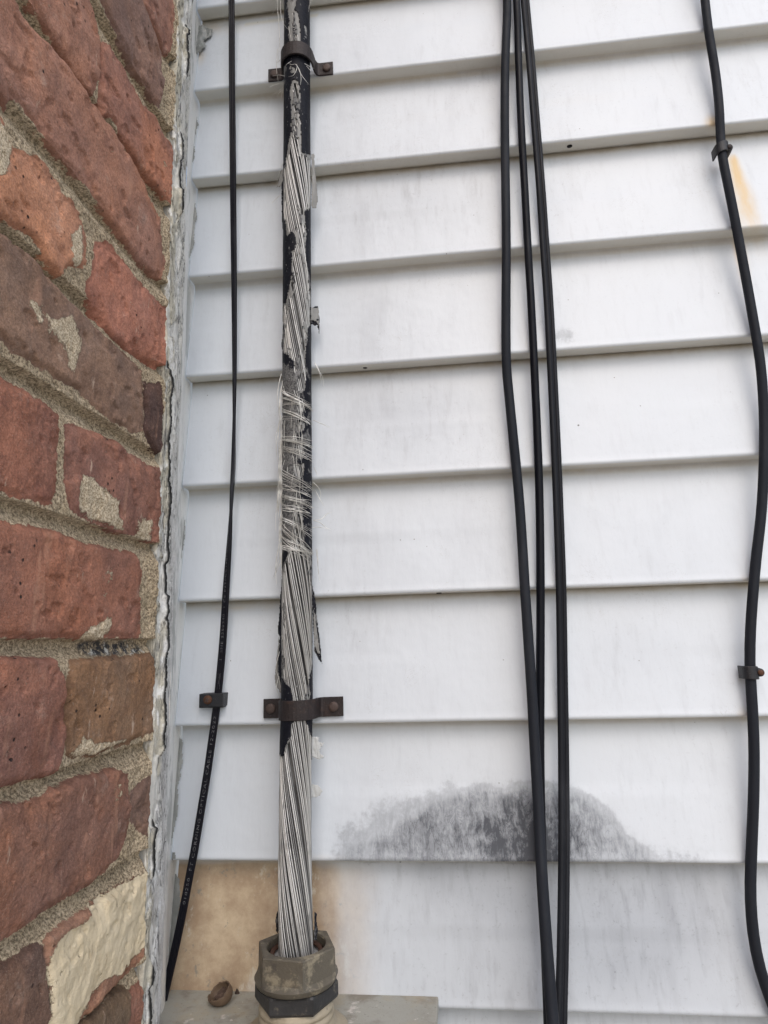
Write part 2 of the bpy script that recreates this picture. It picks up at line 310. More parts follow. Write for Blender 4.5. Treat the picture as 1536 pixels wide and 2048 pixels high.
DARKM=[(180,1284),(215,1278),(240,1284),(285,1280),(300,1290),(300,1306),(240,1312),(195,1312),(182,1300)]
def build_bricks():
    mb=Mt('brick_mat',.9,spec=.25)
    t=mb.at('tint',True)
    n1=mb.noise(22,6,.6); n2=mb.noise(70,6,.65,off=2); n3=mb.noise(420,4,.7); n4=mb.noise(12,4,.6,off=5)
    c=mb.mix(mb.mr(n1,.38,.62,0,.55),t,mb.mix(1.,t,(.74,.86,1.04),'MULTIPLY'))
    c=mb.mix(mb.mr(n4,.5,.68,0,.55),c,mb.mix(1.,t,(1.14,1.02,.86),'MULTIPLY'))
    c=mb.mix(mb.mr(n2,.54,.72,0,.6),c,mb.mix(1.,t,(.55,.52,.58),'MULTIPLY'))
    c=mb.mix(mb.mr(mb.noise(50,6,.7,off=7),.58,.74,0,.4),c,(.46,.36,.30))
    c=mb.mix(mb.mr(mb.noise(38,7,.72,off=15),.34,.66,0,1.),mb.mix(1.,c,(.80,.79,.80),'MULTIPLY'),mb.mix(1.,c,(1.18,1.17,1.15),'MULTIPLY')); c=mb.mix(mb.mr(mb.noise(700,5,.75),.36,.66,0,1.),mb.mix(1.,c,(.78,.77,.78),'MULTIPLY'),mb.mix(1.,c,(1.2,1.2,1.2),'MULTIPLY'))
    c=mb.mix(mb.mr(mb.noise(34,6,.74,off=21),.62,.72,0,.35),c,(.07,.045,.04)); c=mb.mix(mb.mr(mb.noise(120,5,.7,sc=(1,1,.3),off=22),.64,.72,0,.7),c,(.50,.38,.30))
    nf=mb.noise(1500,2,.6); c=mb.mix(mb.mr(nf,.6,.72,0,.5),c,(.42,.33,.27)); c=mb.mix(mb.mr(mb.noise(1100,2,.6,off=5),.62,.7,0,.6),c,mb.mix(1.,t,(.3,.28,.3),'MULTIPLY'))
    # drag marks, pits
    sc=mb.noise(60,4,.6,sc=(1,1,.22),off=9); c=mb.mix(mb.mr(sc,.6,.72,0,.35),c,(.50,.28,.19))
    ed=mb.at('edge'); c=mb.mix(mb.ma('MULTIPLY',ed,mb.mr(mb.noise(90,4),.35,.65,.1,.75)),c,mb.mix(1.,t,(.5,.46,.46),'MULTIPLY'))
    pit=mb.mr(mb.voro(150),.16,.07); pm=mb.mr(mb.noise(18,2,off=3),.52,.6); pitf=mb.ma('MULTIPLY',pit,pm); c=mb.mix(pitf,c,(.03,.02,.02))
    sm=mb.at('smear'); smf=mb.mr(mb.ma('ADD',sm,mb.ma('MULTIPLY',mb.ma('SUBTRACT',mb.noise(110,6,.78),.5),2.2)),.38,.56)
    grit=mb.noise(900,3,.7); cm=mb.mix(mb.mr(grit,.35,.65),(.26,.20,.13),(.66,.56,.42)); c=mb.mix(smf,c,cm)
    cr=mb.at('cream'); crf=mb.mr(mb.ma('ADD',cr,mb.ma('ADD',mb.ma('MULTIPLY',mb.ma('SUBTRACT',mb.noise(60,7,.78,sc=(1,.6,1)),.5),2.6),0.)),.36,.48)
    cc=mb.mix(mb.noise(40,5,.65),(.50,.40,.25),(.76,.67,.51)); cc=mb.mix(mb.mr(mb.noise(110,5,.65,sc=(1,2,.5),off=6),.55,.7,0,.55),cc,(.27,.19,.11)); c=mb.mix(crf,c,cc)
    h=mb.ma('ADD',mb.ma('MULTIPLY',n3,.4),mb.ma('ADD',mb.ma('MULTIPLY',n2,1.2),mb.ma('MULTIPLY',mb.noise(1400,2,.6),.2)))
    h=mb.ma('ADD',h,mb.ma('ADD',mb.ma('MULTIPLY',mb.ma('MAXIMUM',smf,crf),.45),mb.ma('MULTIPLY',pitf,-.8)))
    mo=mb
    g1=mo.noise(650,4,.75); g2=mo.noise(30,5,.6); 
    cX=c; c=mo.mix(g2,(.39,.305,.205),(.62,.515,.385)); cB=cX; c=mo.mix(mo.mr(g1,.36,.64,.0,1.),mo.mix(1.,c,(.36,.34,.31),'MULTIPLY'),mo.mix(1.,c,(1.3,1.3,1.28),'MULTIPLY'))
    c=mo.mix(mo.mr(mo.voro(420),.25,.12,0,.5),c,(.07,.06,.04)); c=mo.mix(mo.mr(mo.noise(16,3,off=4),.6,.75,0,.5),c,(.22,.185,.115))
    dk=mo.at('dark'); c=mo.mix(mo.ma('MULTIPLY',dk,mo.mr(mo.noise(200,5,.7),.42,.56)),c,(.05,.05,.055)); c=mo.mix(mo.ma('MULTIPLY',dk,mo.mr(mo.noise(170,5,.7,off=3),.56,.62)),c,(.6,.58,.54))
    bk_=mo.mr(mo.ma('ADD',mo.at('brick'),mo.ma('ADD',mo.ma('MULTIPLY',mo.ma('SUBTRACT',mo.noise(330,4,.7,off=6),.5),1.3),mo.ma('MULTIPLY',mo.ma('SUBTRACT',mo.noise(90,3,.6,off=7),.5),.7))),.40,.60)
    c=mo.mix(bk_,c,cB)
    hm_=mo.ma('ADD',mo.ma('MULTIPLY',g1,.9),mo.noise(260,3)); hq=mo.n('Mix'); mo.l(bk_,hq.inputs[0]); mo.l(hm_,hq.inputs[2]); mo.l(h,hq.inputs[3])
    mmat=bmat=mo.done(c,nor=mo.bump(hq.outputs[0],.0021,.9))
    ys=np.unique(np.round(np.r_[np.arange(-1.0,-.30,.006),np.arange(-.30,-.1125,.0008),-.1125],5))
    zs=np.unique(np.round(np.r_[np.arange(0,1.262,.005),np.arange(1.262,2.01,.0008),np.arange(2.01,3.1,.005)],5))
    Y,Z=np.meshgrid(ys,zs); Y=Y.ravel();Z=Z.ravel()
    w=lambda s,k:fbm(Y*s,Z*s,k,3)
    Yw=Y+.0020*w(50,1)+.0014*w(170,2); Zw=Z+.0020*w(50,3)+.0015*w(180,4)
    D=np.full(Y.shape,-.02); DS=.0007; T=np.zeros((len(Y),3)); T[:]=lin(140,85,70); tilt=np.zeros(Y.shape)
    polys=[]
    for k,v in BR.items():
        pw=[atx(x,y,XB)[1:] for x,y in v]; polys.append((k,np.array([(a,b) for a,b in pw]),TINT[k]))
    zl=1.3055; RN=['L1','K1','J1','I','H1','F','D','C','A1']
    pal=[(158,98,82),(142,84,70),(126,90,82),(168,100,78),(134,78,66)]
    for r in range(-20,27):
        z0=zl+r*.0655
        if z0>3.1 or z0<-.05: continue
        off=-.108-(.1 if r%2 else 0)
        y=off if r%2==0 else -.108
        first=True
        while y>-1.02:
            L=.2 if not(first and r%2) else .1; y1=y-L+.009
            if True:
                yy=y; tr_=0<=r<=10
                if tr_: yy=min(y,{9:-.243,10:-.19}.get(r,-.288))
                if yy-y1>.012: polys.append(('x',np.array([(yy,z0),(yy,z0+.0565),(y1,z0+.0565),(y1,z0)]),(TINT[RN[r]] if (tr_ and y>-.30 and r<9) else pal[RS.randint(5)])))
            y-=L; first=False
    for k,pw,tn in polys:
        b0,b1=pw.min(0)-.015,pw.max(0)+.015
        m=(Y>b0[0])&(Y<b1[0])&(Z>b0[1])&(Z<b1[1])
        if not m.any(): continue
        d=sdf(pw,Yw[m],Zw[m])+DS; idx=np.where(m)[0]; b=d>D[idx]; ii=idx[b]; D[ii]=d[b]
        T[ii]=lin(*tn,1.12); cy,cz=pw.mean(0); tl=RS.uniform(-.0006,.0012)
        tilt[ii]=tl+RS.uniform(-.012,.012)*(Y[ii]-cy)+RS.uniform(-.03,.03)*(Z[ii]-cz)
    px,py=proj(np.c_[np.full(len(Y),XB),Y,Z]); near=(Y>-.36)&(Z>1.24)&(Z<2.06)
    def rg(poly,soft):
        out=np.zeros(len(Y)); out[near]=ss(-soft,soft,sdf(poly,px[near],py[near])); return out
    smear=np.zeros(len(Y))
    for q in SMEAR: smear=np.maximum(smear,rg(q,12))
    cream=rg(CREAM,16); dark=rg(DARKM,6)
    ph=((Z-zl)%.0655)/.0655; jt=np.clip((ph-.84)/.15,0,1); jt=np.where(ph<.05,1,jt)
    mort=-(.0022+.0062*jt)+.0012*w(70,7)+.0011*w(260,8)+.0006*w(600,9)
    mort=mort+.003*ss(-.125,-.112,Y)
    e=np.clip(D/.0042,0,1); face=tilt+.0016*w(24,11)+.0008*w(90,12)+.0003*w(260,19)-.0030*(1-e)**2.2
    chip=ss(.12,.45,w(60,15))*np.exp(-np.clip(D,0,1)/.006)*.006+ss(.3,.45,w(110,18))*.0016
    face=face-chip+.0009*np.maximum(smear,cream)*(.5+w(150,16))
    tr=ss(-.0022,.0008,D); H=mort*(1-tr)+np.maximum(face,mort)*tr
    V=np.c_[XB+H,Y,Z]; F=gridF(len(zs),len(ys))
    inside=D[F].mean(1)>-.0003
    edge=np.exp(-np.clip(D,0,1)/.0022)
    wall=thing('brick_wall',(XB-.06,-.3,0),'weathered red brick wall in running bond with sandy recessed mortar','wall')
    lum=T@np.array([.3,.5,.2]); T=(T*.60+lum[:,None]*np.array([1.06,1.,.88])*.40)*np.array([1.03,1.0,.86])*1.12; A={'brick':ss(-.0028,.0016,D),'tint':T,'edge':edge,'smear':smear,'cream':cream,'dark':dark}
    v,f,a=compact(V,F[inside],A); under(mk('bricks',v,f,bmat,attrs=a),wall)
    v,f,a=compact(V,F[~inside],A); under(mk('mortar',v,f,mmat,attrs=a),wall)
    # masonry core and end behind the face sheet
    bx,bf=box((XB-.012-.06,(-1.0-.1127)/2,1.55),(.12,1.0-.1127,3.1)); under(mk('core',bx,bf,mmat,smooth=False,attrs={'dark':np.zeros(8),'brick':np.zeros(8)}),wall)
    return wall
build_bricks()
# ---------------- corner trim ----------------
def build_trim():
    root=thing('corner_trim',(-.232,-.02,0),'weathered grey and white corner trim with cracked peeling caulk beside the brick','trim')
    pts=np.array([(-.2160,-.1100,0),(-.2052,-.1128,.3),(-.2042,-.1070,1),(-.2068,-.0880,2),(-.2090,-.0800,2.5),(-.2140,-.0690,3),(-.2175,-.0560,4),(-.2262,-.0360,5)])
    zs=np.unique(np.round(np.r_[np.arange(0,1.23,.02),np.arange(1.23,2.06,.0014),np.arange(2.06,3.1,.02)],5))
    def strip(pts,ns,bumps):
        q=spline(pts,ns); S_=np.linspace(0,1,ns); s,Z=np.meshgrid(S_,zs); s=s.ravel();Z=Z.ravel()
        X=np.interp(s,S_,q[:,0]); Y=np.interp(s,S_,q[:,1]); d=np.gradient(q[:,:2],axis=0); nx,ny=-d[:,1],d[:,0]; l=np.hypot(nx,ny)+1e-9
        sg=np.where(ny.mean()>0,-1,1); NX=np.interp(s,S_,nx/l)*sg; NY=np.interp(s,S_,ny/l)*sg
        h,a=bumps(s,Z); V=np.c_[X+NX*h,Y+NY*h,Z]; return V,gridF(len(zs),ns),a
    def bumps(s,Z):
        b=.0022*fbm(s*3,Z*14,41,4)+.0012*fbm(s*9,Z*60,42,4)+.0006*fbm(s*30,Z*200,43,3)
        # ragged left edge towards the bricks
        b=b+.0035*np.exp(-((s-.25)/.12)**2)*fbm(s*2,Z*28,44,4)
        c1=.60+.16*fbm(Z*6,Z*0,45,4)+.05*fbm(Z*60,Z*0,46,4); m1=ss(.16,.26,fbm(Z*5.1,Z*0+3,47,3))
        cr=np.exp(-((s-c1)/(.005+.009*vn(Z*50,Z*0,52)))**2)*m1
        c2=.30+.13*fbm(Z*11,Z*0+5,48,4)+.04*fbm(Z*90,Z*0,49,4); m2=ss(-.05,.05,fbm(Z*9.1,Z*0+8,50,3))
        cr=np.maximum(cr,np.exp(-((s-c2)/.012)**2)*m2)
        step=.0012*ss(0,.02,s-(c1-.0))*m1
        chunk=ss(.05,.16,fbm(s*5,Z*38,51,4))*ss(.75,.5,s)
        b=b-.004*cr-step+.0022*chunk
        return b,{'crack':cr,'s':s,'flake':chunk}
    m=Mt('caulk_mat',.75,spec=.3); s=m.at('s')
    up=m.n('SeparateXYZ'); m.t.links.new(m.tc.outputs['Object'],up.inputs[0]); z=up.outputs[2]
    hi=m.mr(m.ma('ADD',z,m.ma('MULTIPLY',m.noise(12,4),.3)),1.62,1.95)   # paler, more chalky high up
    gr=m.mix(m.noise(35,6,.65,sc=(1,1,.35)),(.46,.46,.48),(.76,.76,.78)); ch=m.mix(m.noise(50,6,.65,sc=(1,1,.5),off=3),(.56,.54,.49),(.84,.83,.79))
    c=m.mix(hi,m.mix(.35,gr,ch),ch)
    c=m.mix(m.mr(m.ma('ADD',s,m.ma('MULTIPLY',m.ma('SUBTRACT',m.noise(40,5),.5),.5)),.36,.26,0,.8),c,(.50,.46,.36))
    c=m.mix(m.mr(m.noise(90,6,.7,sc=(1,1,.4),off=8),.52,.58,0,.85),c,(.74,.74,.73))
    c=m.mix(m.mr(m.noise(70,6,.7,sc=(1,1,.3),off=5),.56,.64,0,.7),c,(.17,.17,.175))
    c=m.mix(m.mr(m.noise(700,3,.7),.35,.7,0,.3),c,(.12,.12,.12))
    # alligator cracks
    v=m.n('TexVoronoi'); v.feature='DISTANCE_TO_EDGE'; v.inputs['Scale'].default_value=70; mp=m.co((1,.6,.55)); 
    ad=m.n('MixRGB'); ad.blend_type='ADD'; ad.inputs[0].default_value=.02; m.t.links.new(mp,ad.inputs[1]); nn=m.n('TexNoise'); nn.inputs['Scale'].default_value=30; m.t.links.new(nn.outputs['Color'],ad.inputs[2]); m.t.links.new(ad.outputs[0],v.inputs['Vector'])
    al=m.ma('MULTIPLY',m.mr(v.outputs['Distance'],.05,.0),m.mr(m.noise(14,3,off=4),.34,.5)); c=m.mix(m.ma('MULTIPLY',al,.75),c,(.04,.038,.035))
    cr=m.at('crack'); c=m.mix(m.mr(m.at('flake'),.3,.7,0,.75),c,(.72,.71,.68)); c=m.mix(m.mr(cr,.35,.75),c,(.02,.02,.02))
    hh=m.ma('ADD',m.ma('ADD',m.ma('MULTIPLY',m.noise(160,6,.7),.8),m.ma('MULTIPLY',al,-.9)),m.ma('MULTIPLY',m.noise(700,3),.3))
    mat=m.done(c,nor=m.bump(hh,.0016,.8))
    V,F,a=strip(pts,110,bumps); under(mk('caulk_bead',V,F,mat,attrs=a),root)
    # trim edge: bright lip of the channel that receives the siding
    def b2(s,Z): return .0005*fbm(s*2,Z*9,61,3)+.0003*fbm(s*8,Z*60,62,3),{'s':s}
    w=Mt('channel_mat',.5); sx=w.at('s'); c=w.mix(w.noise(26,6,.65,sc=(1,1,.25)),(.56,.56,.55),(.84,.84,.82)); c=w.mix(w.mr(w.noise(34,6,.7,sc=(1,1,.3),off=2),.50,.58,0,.7),c,(.27,.28,.27)); c=w.mix(w.mr(sx,.80,.9,0,.6),c,(.74,.74,.72)); c=w.mix(w.mr(w.noise(500,4,.7),.62,.7,0,.5),c,(.12,.11,.1))
    wm=w.done(c,nor=w.bump(w.noise(140,5,.7,sc=(1,1,.5)),.0009,.6))
    V,F,a=strip(np.array([(-.2262,-.0355,0),(-.2272,-.0270,1),(-.2290,-.0205,2),(-.2325,-.0115,3),(-.2358,-.0042,4),(-.2366,-.0030,5),(-.2372,-.0040,6),(-.2378,.0120,7),(-.2380,.0250,8)]),60,b2)
    under(mk('siding_channel',V,F,wm,attrs=a),root)
    # sealant smeared onto the siding
    sm=Mt('sealant_mat',.32); c=sm.mix(sm.noise(60,5,.6),(.13,.14,.135),(.34,.35,.34)); smm=sm.done(c,nor=sm.bump(sm.noise(120,4),.0015,.8))
    def blob(poly,Yp,th,seed):
        q=np.array([toworld2(x,y,Yp) for x,y in poly]); b0,b1=q.min(0)-.002,q.max(0)+.002
        xs=np.arange(b0[0],b1[0],.0006); z_=np.arange(b0[1],b1[1],.0009); X,Z=np.meshgrid(xs,z_); X=X.ravel();Z=Z.ravel()
        d=sdf(q,X+.0008*fbm(X*200,Z*200,seed,3),Z+.0015*fbm(X*120,Z*120,seed+3,3))
        t=((Z0-Z)/P)%1.; 
        # siding face depth at that height (0 at nose, .0155 under the lap above)
        ysurf=.0155*(1-t)-.0006; ysurf=np.where(t<.03,.002,ysurf) if False else ysurf
        h=th*np.sqrt(np.clip(d/.003,0,1))*(1+.8*fbm(X*150,Z*90,seed+6,3))
        V=np.c_[X,ysurf-h,Z]; F=gridF(len(z_),len(xs)); F=F[(d[F]>0).all(1)]; 
        if len(F)==0: return
        V,F,_=compact(V,F); under(mk('sealant_smear',V,F,smm),root)
    blob([(378,40),(394,46),(426,56),(424,74),(410,84),(416,98),(408,108),(398,117),(390,128),(380,130)],.010,.0034,70)
    blob([(374,206),(390,218),(397,250),(392,285),(395,320),(390,344),(374,346)],.010,.0009,74)
    blob([(370,388),(388,398),(395,430),(391,470),(394,492),(386,526),(370,528)],.010,.0009,78)
    blob([(366,780),(372,795),(374,840),(371,900),(364,910)],.010,.0007,80)
    blob([(362,1020),(371,1040),(372,1090),(366,1130),(360,1130)],.010,.0007,81)
    blob([(350,1470),(360,1480),(364,1530),(358,1570),(360,1620),(350,1690),(346,1690)],.008,.0011,82)
    blob([(346,1700),(353,1700),(356,1716),(346,1722)],.002,.0010,83)
    blob([(345,1745),(356,1760),(360,1810),(352,1880),(342,1930),(338,1930)],.008,.0012,84)
    return root
build_trim()
# ---------------- cable materials ----------------
def rubber(name,c0,c1,rough=.45,groove=False):
    m=Mt(name,rough,spec=.13); c=m.mix(m.noise(60,5,.65,sc=(1,1,.3)),c0,c1); c=m.mix(m.mr(m.noise(300,4,.7),.66,.76,0,.35),c,(.09,.09,.10))
    c=m.mix(m.mr(m.noise(18,4,sc=(1,1,.5),off=4),.5,.8,0,.3),c,(.10,.105,.12))
    return m.done(c,m.mr(m.noise(40,4),.3,.7,rough-.08,rough+.12),m.bump(m.noise(420,3,.6),.0004,.5))
RA=rubber('grey_rubber',(.010,.0115,.016),(.021,.024,.032),.55); RB=rubber('black_rubber',(.003,.0035,.006),(.006,.007,.012),.42)
RC=rubber('black_twin',(.008,.009,.012),(.018,.020,.026),.42); RE=rubber('black_fibre_jacket',(.005,.005,.008),(.010,.010,.015),.36)
def path_from(pts,n=260,up=2.9,down=None):
    Pw=[at(x,y,Y) for x,y,Y in pts]; a,b=Pw[0],Pw[1]
    if up: t=(up-a[2])/max(abs(a[2]-b[2]),1e-6); e=a.copy(); e[2]=up; e[0]+=.35*(a[0]-b[0])*min(t,3); Pw=[e]+[a+(e-a)*.3]+Pw
    if down is not None:
        a=Pw[-1]; e=np.array([a[0]+.01,min(a[1],-.03),down]); Pw+= [a+(e-a)*.35,e]
    return spline(np.array(Pw),n)
def cable(name,pts,sec,mat,label,cat,twist=None,**kw):
    Pw=path_from(pts,**kw)
    tw=None
    if twist:
        _,py=proj(Pw); tw=np.radians(np.interp(py,[t[0] for t in twist],[t[1] for t in twist]))
    V,F=sweep(Pw,sec,tw); o=mk(name,V,F,mat)
    return tag(o,label,cat),Pw
A_=[(1014,0,-.006),(1012,80,-.006),(1010,150,-.006),(1009.5,220,-.006),(1010,300,-.006),(1011.5,400,-.006),(1012.5,500,-.006),(1012,600,-.006),(1012,690,-.006),(1013.5,740,-.006),(1018,790,-.006),(1025,860,-.006),(1032,930,-.006),(1038.5,1000,-.007),(1044,1080,-.008),(1050,1180,-.010),(1056,1270,-.012),(1064,1390,-.016),(1070,1500,-.021),(1076,1600,-.027),(1081,1700,-.035),(1087,1800,-.044),(1094,1900,-.053),(1100,1980,-.060),(1106,2048,-.065),(1112,2120,-.068)]
cable('cable',A_,circ(.0040,20),RA,'dark grey round cable with a kink, crossing in front of its two neighbours','cable',down=.02)
B_=[(1033,0,-.005),(1037,120,-.005),(1042,244,-.005),(1049,370,-.005),(1056,500,-.005),(1063,620,-.005),(1069,744,-.005),(1075,880,-.005),(1079,1000,-.005),(1081,1171,-.005),(1080.5,1366,-.005),(1080,1500,-.006),(1082,1640,-.008),(1087,1780,-.010),(1091,1900,-.012),(1095,2000,-.014),(1097,2060,-.015),(1099,2120,-.015)]
cable('cable',B_,circ(.0034,20),RB,'blackest smooth round cable, middle one of the three hanging close together','cable',down=.02)
def twin(r1,r2,x1,x2,gy):
    a=np.radians(np.linspace(38,322,18)); L=np.c_[x1-0+r1*-np.cos(a)*-1,r1*np.sin(a)]
    L=np.c_[x1+r1*np.cos(a),r1*np.sin(a)]  # left lobe opens right
    b=np.radians(np.linspace(218,502,16)); R_=np.c_[x2+r2*np.cos(b),r2*np.sin(b)]
    return np.r_[L,R_]
C_=[(1050,0,-.004),(1061,120,-.004),(1071,244,-.004),(1081,370,-.004),(1090,500,-.004),(1098,620,-.004),(1104.5,744,-.004),(1111,880,-.004),(1116,1000,-.004),(1122,1171,-.004),(1125,1366,-.005),(1127,1500,-.007),(1128,1640,-.011),(1127.5,1768,-.018),(1125.5,1900,-.028),(1123,2000,-.036),(1121.5,2060,-.040),(1119,2120,-.043)]
cable('cable',C_,twin(.0025,.0020,-.0017,.0022,0),RC,'black twin-lobed cable with a lengthwise groove, right one of the three hanging close together','cable',down=.02)
D_=[(1406,-40,-.005),(1410,0,-.005),(1417,60,-.005),(1430,140,-.005),(1438,210,-.006),(1441.5,280,-.006),(1446,320,-.006),(1456,370,-.006),(1470,440,-.006),(1487,530,-.006),(1505,630,-.006),(1521,730,-.006),(1528,830,-.006),(1528,920,-.006),(1523,1020,-.006),(1512,1120,-.006),(1503.5,1220,-.006),(1500,1290,-.006),(1500.5,1345,-.006),(1505,1420,-.006),(1508,1500,-.006),(1507,1600,-.006),(1503,1700,-.006),(1501,1790,-.006),(1507,1870,-.006),(1521,1940,-.006),(1545,2010,-.006),(1575,2090,-.006)]
cable('cable',D_,circ(.0038,20),RA,'dark grey cable snaking down the right side of the siding, held by two nail clips','cable',down=.02)
E_=[(461.5,-60,-.006),(463,0,-.006),(464,150,-.006),(465.5,300,-.006),(467,450,-.006),(468.5,600,-.006),(469,760,-.006),(467,920,-.006),(464,980,-.006),(459,1080,-.006),(452.5,1175,-.005),(446,1280,-.004),(437,1380,-.004),(431,1430,-.004),(424,1480,-.004),(414,1550,-.005),(404,1610,-.006),(389,1700,-.008),(383,1731,-.009),(362,1842,-.011),(338,1952,-.013),(325,2012,-.014),(314,2062,-.015),(302,2120,-.016)]
hw,ht=.0031,.0014
def flat(hw,ht):
    o=[]
    for t in np.linspace(-1,1,15): o.append((t*(hw-.0006),ht*(1-.28*math.exp(-((abs(t)-.45)/.10)**2))))
    for a in np.radians([60,30,0,-30,-60]): o.append((hw-.0006+ht*.45*math.cos(a),ht*.9*math.sin(a)))
    for t in np.linspace(1,-1,15): o.append((t*(hw-.0006),-ht))
    for a in np.radians([-120,-150,180,150,120]): o.append((-hw+.0006+ht*.45*math.cos(a),ht*.9*math.sin(a)))
    return np.array(o)
ecab,EP=cable('fibre_optic_cable',E_,flat(hw,ht),RE,'flat black fibre optic cable with pale printed lettering, slanting down beside the trim','cable',
  twist=[(-400,0),(300,5),(450,20),(600,40),(760,58),(920,86),(980,84),(1080,52),(1175,22),(1250,8),(1320,0),(1900,0),(2012,40),(2150,50)],n=420,down=.3)
# printed lettering on the cable, mapped along its path
def lettering(txt,y0,y1,h,off,mat):
    cu=bpy.data.curves.new('t','FONT'); cu.body=txt; cu.size=1; cu.resolution_u=2; cu.space_character=1.25; cu.offset=.004
    to=bpy.data.objects.new('t',cu); COL.objects.link(to); bpy.context.view_layer.update()
    me=bpy.data.meshes.new_from_object(to.evaluated_get(bpy.context.evaluated_depsgraph_get()))
    V=np.array([v.co[:] for v in me.vertices]); F=[tuple(p.vertices) for p in me.polygons]; bpy.data.objects.remove(to)
    w=V[:,0].max()
    T,X,N=frames(EP); X=np.where(X[:,0:1]<0,-X,X); N=np.cross(X,T); N=np.where(N[:,1:2]>0,-N,N)
    _,py=proj(EP); tw=np.radians(np.interp(py,[980,1080,1175,1250,1320],[84,52,22,8,0]))
    o=np.argsort(py); yy=y0+(y1-y0)*V[:,0]/w
    g=lambda A: np.stack([np.interp(yy,py[o],A[o,k]) for k in range(3)],1)
    Pp,Xx,Nn=g(EP),g(X),g(N); t=np.interp(yy,py[o],tw[o]); a=-(V[:,1]-.35)*h+off; b=np.full(len(V),ht+.00006)
    A2=a*np.cos(t)-b*np.sin(t); B2=a*np.sin(t)+b*np.cos(t)
    me2=mk('printed_lettering',Pp+Xx*A2[:,None]+Nn*B2[:,None],F,mat,ecab,smooth=False); return me2
ink=Mt('ink',.7); inkm=ink.done(ink.mix(ink.mr(ink.noise(500,3,.7),.42,.6),(.035,.035,.04),(.15,.15,.16)))
lettering('018250  FT CORNING OPTICAL CABLE 12-2022',1808,1432,.0031,.0002,inkm)
lettering('1  SNE 2350340  1 CE 8220CC1980CC1',1322,1085,.0028,-.0002,inkm)
# telephone handset mark just above the clip
def handset():
    y=np.linspace(1378,1342,14); T=[]
    for s in (-1,1):
        P_=[]
        for k,yy in enumerate(y):
            i=np.argmin(abs(proj(EP)[1]-yy)); bul=(.0011 if k in (0,1,2,11,12,13) else .0004)
            P_.append(EP[i]+np.array([s*bul+.0003,-ht-.0001,0]))
        T.append(np.array(P_))
    return tubes('printed_symbol',T,[.00012,.00012],inkm,ecab,4)
handset()
# ---------------- metals ----------------
def rust(name,c0,c1,c2,rough=.6,metal=.3):
    m=Mt(name,rough,metal); c=m.mix(m.noise(120,6,.65),c0,c1); c=m.mix(m.mr(m.noise(60,5,.7,off=3),.55,.7,0,.7),c,c2); c=m.mix(m.mr(m.noise(700,3,.7),.6,.75,0,.4),c,(.2,.17,.16))
    return m.done(c,nor=m.bump(m.noise(500,5,.7),.0006,.7))
IRON=rust('rusty_iron',(.013,.010,.011),(.036,.026,.026),(.065,.038,.030)); BOLT=rust('rusty_bolt',(.05,.034,.030),(.10,.07,.062),(.15,.07,.04))
def rivet(x,y,z,r,par,rot=0):
    V,F=lathe([(r,0),(r,.0014),(r*.9,.0019),(r*.5,.0021),(.00001,.0022)],24,(0,0,0),'y'); V=V+np.array([x,y,z]); 
    return under(mk('bolt_head',V,F,BOLT),par)
# ---------------- service cable ----------------
AX=[(-.1268,-.0145,2.95),(-.1270,-.0145,2.4),(-.1279,-.0145,2.12),(-.1289,-.0145,1.85),(-.1297,-.0145,1.62),(-.1302,-.0145,1.50),(-.1302,-.0150,1.455),(-.1298,-.0215,1.41),(-.1270,-.0350,1.355),(-.1238,-.0470,1.310),(-.1225,-.0510,1.285)]
ax=spline(np.array(AX),900); AT,AXX,AN=frames(ax); AXX=np.where(AXX[:,0:1]<0,-AXX,AXX); AN=np.cross(AXX,AT); AN=np.where(AN[:,1:2]>0,-AN,AN)
axz=ax[:,2]
def on_cable(phi,z,R):   # phi=0 faces camera, + to the right
    o=np.argsort(axz); g=lambda A: np.stack([np.interp(z,axz[o],A[o,k]) for k in range(3)],-1)
    return g(ax)+(np.sin(phi)*R)[...,None]*g(AXX)+(np.cos(phi)*R)[...,None]*g(AN)
RC_=.0120; RJ=.0126
svc=thing('service_cable',(-.13,-.0145,1.3),'thick service cable with torn black sheath and bare aluminium strands frayed with white fibres','cable')
al=Mt('strand_aluminium',.42,.55); c=al.mix(al.noise(300,4,.6,sc=(1,1,.06)),(.36,.36,.355),(.68,.67,.65)); c=al.mix(al.mr(al.noise(60,4,.6,off=2),.55,.7,0,.5),c,(.16,.16,.16)); c=al.mix(al.at('dim'),c,(.17,.17,.17)); alm=al.done(c,nor=al.bump(al.noise(900,3,.6,sc=(1,1,.2)),.0003,.4))
cr=Mt('strand_bedding',.7); c=cr.mix(cr.mr(cr.noise(90,4,.6,sc=(1,1,.08)),.42,.6),(.012,.012,.014),(.10,.10,.10)); crm=cr.done(c,nor=cr.bump(cr.noise(500,4,sc=(1,1,.3)),.0006,.6))
zz=np.linspace(2.93,1.286,520)
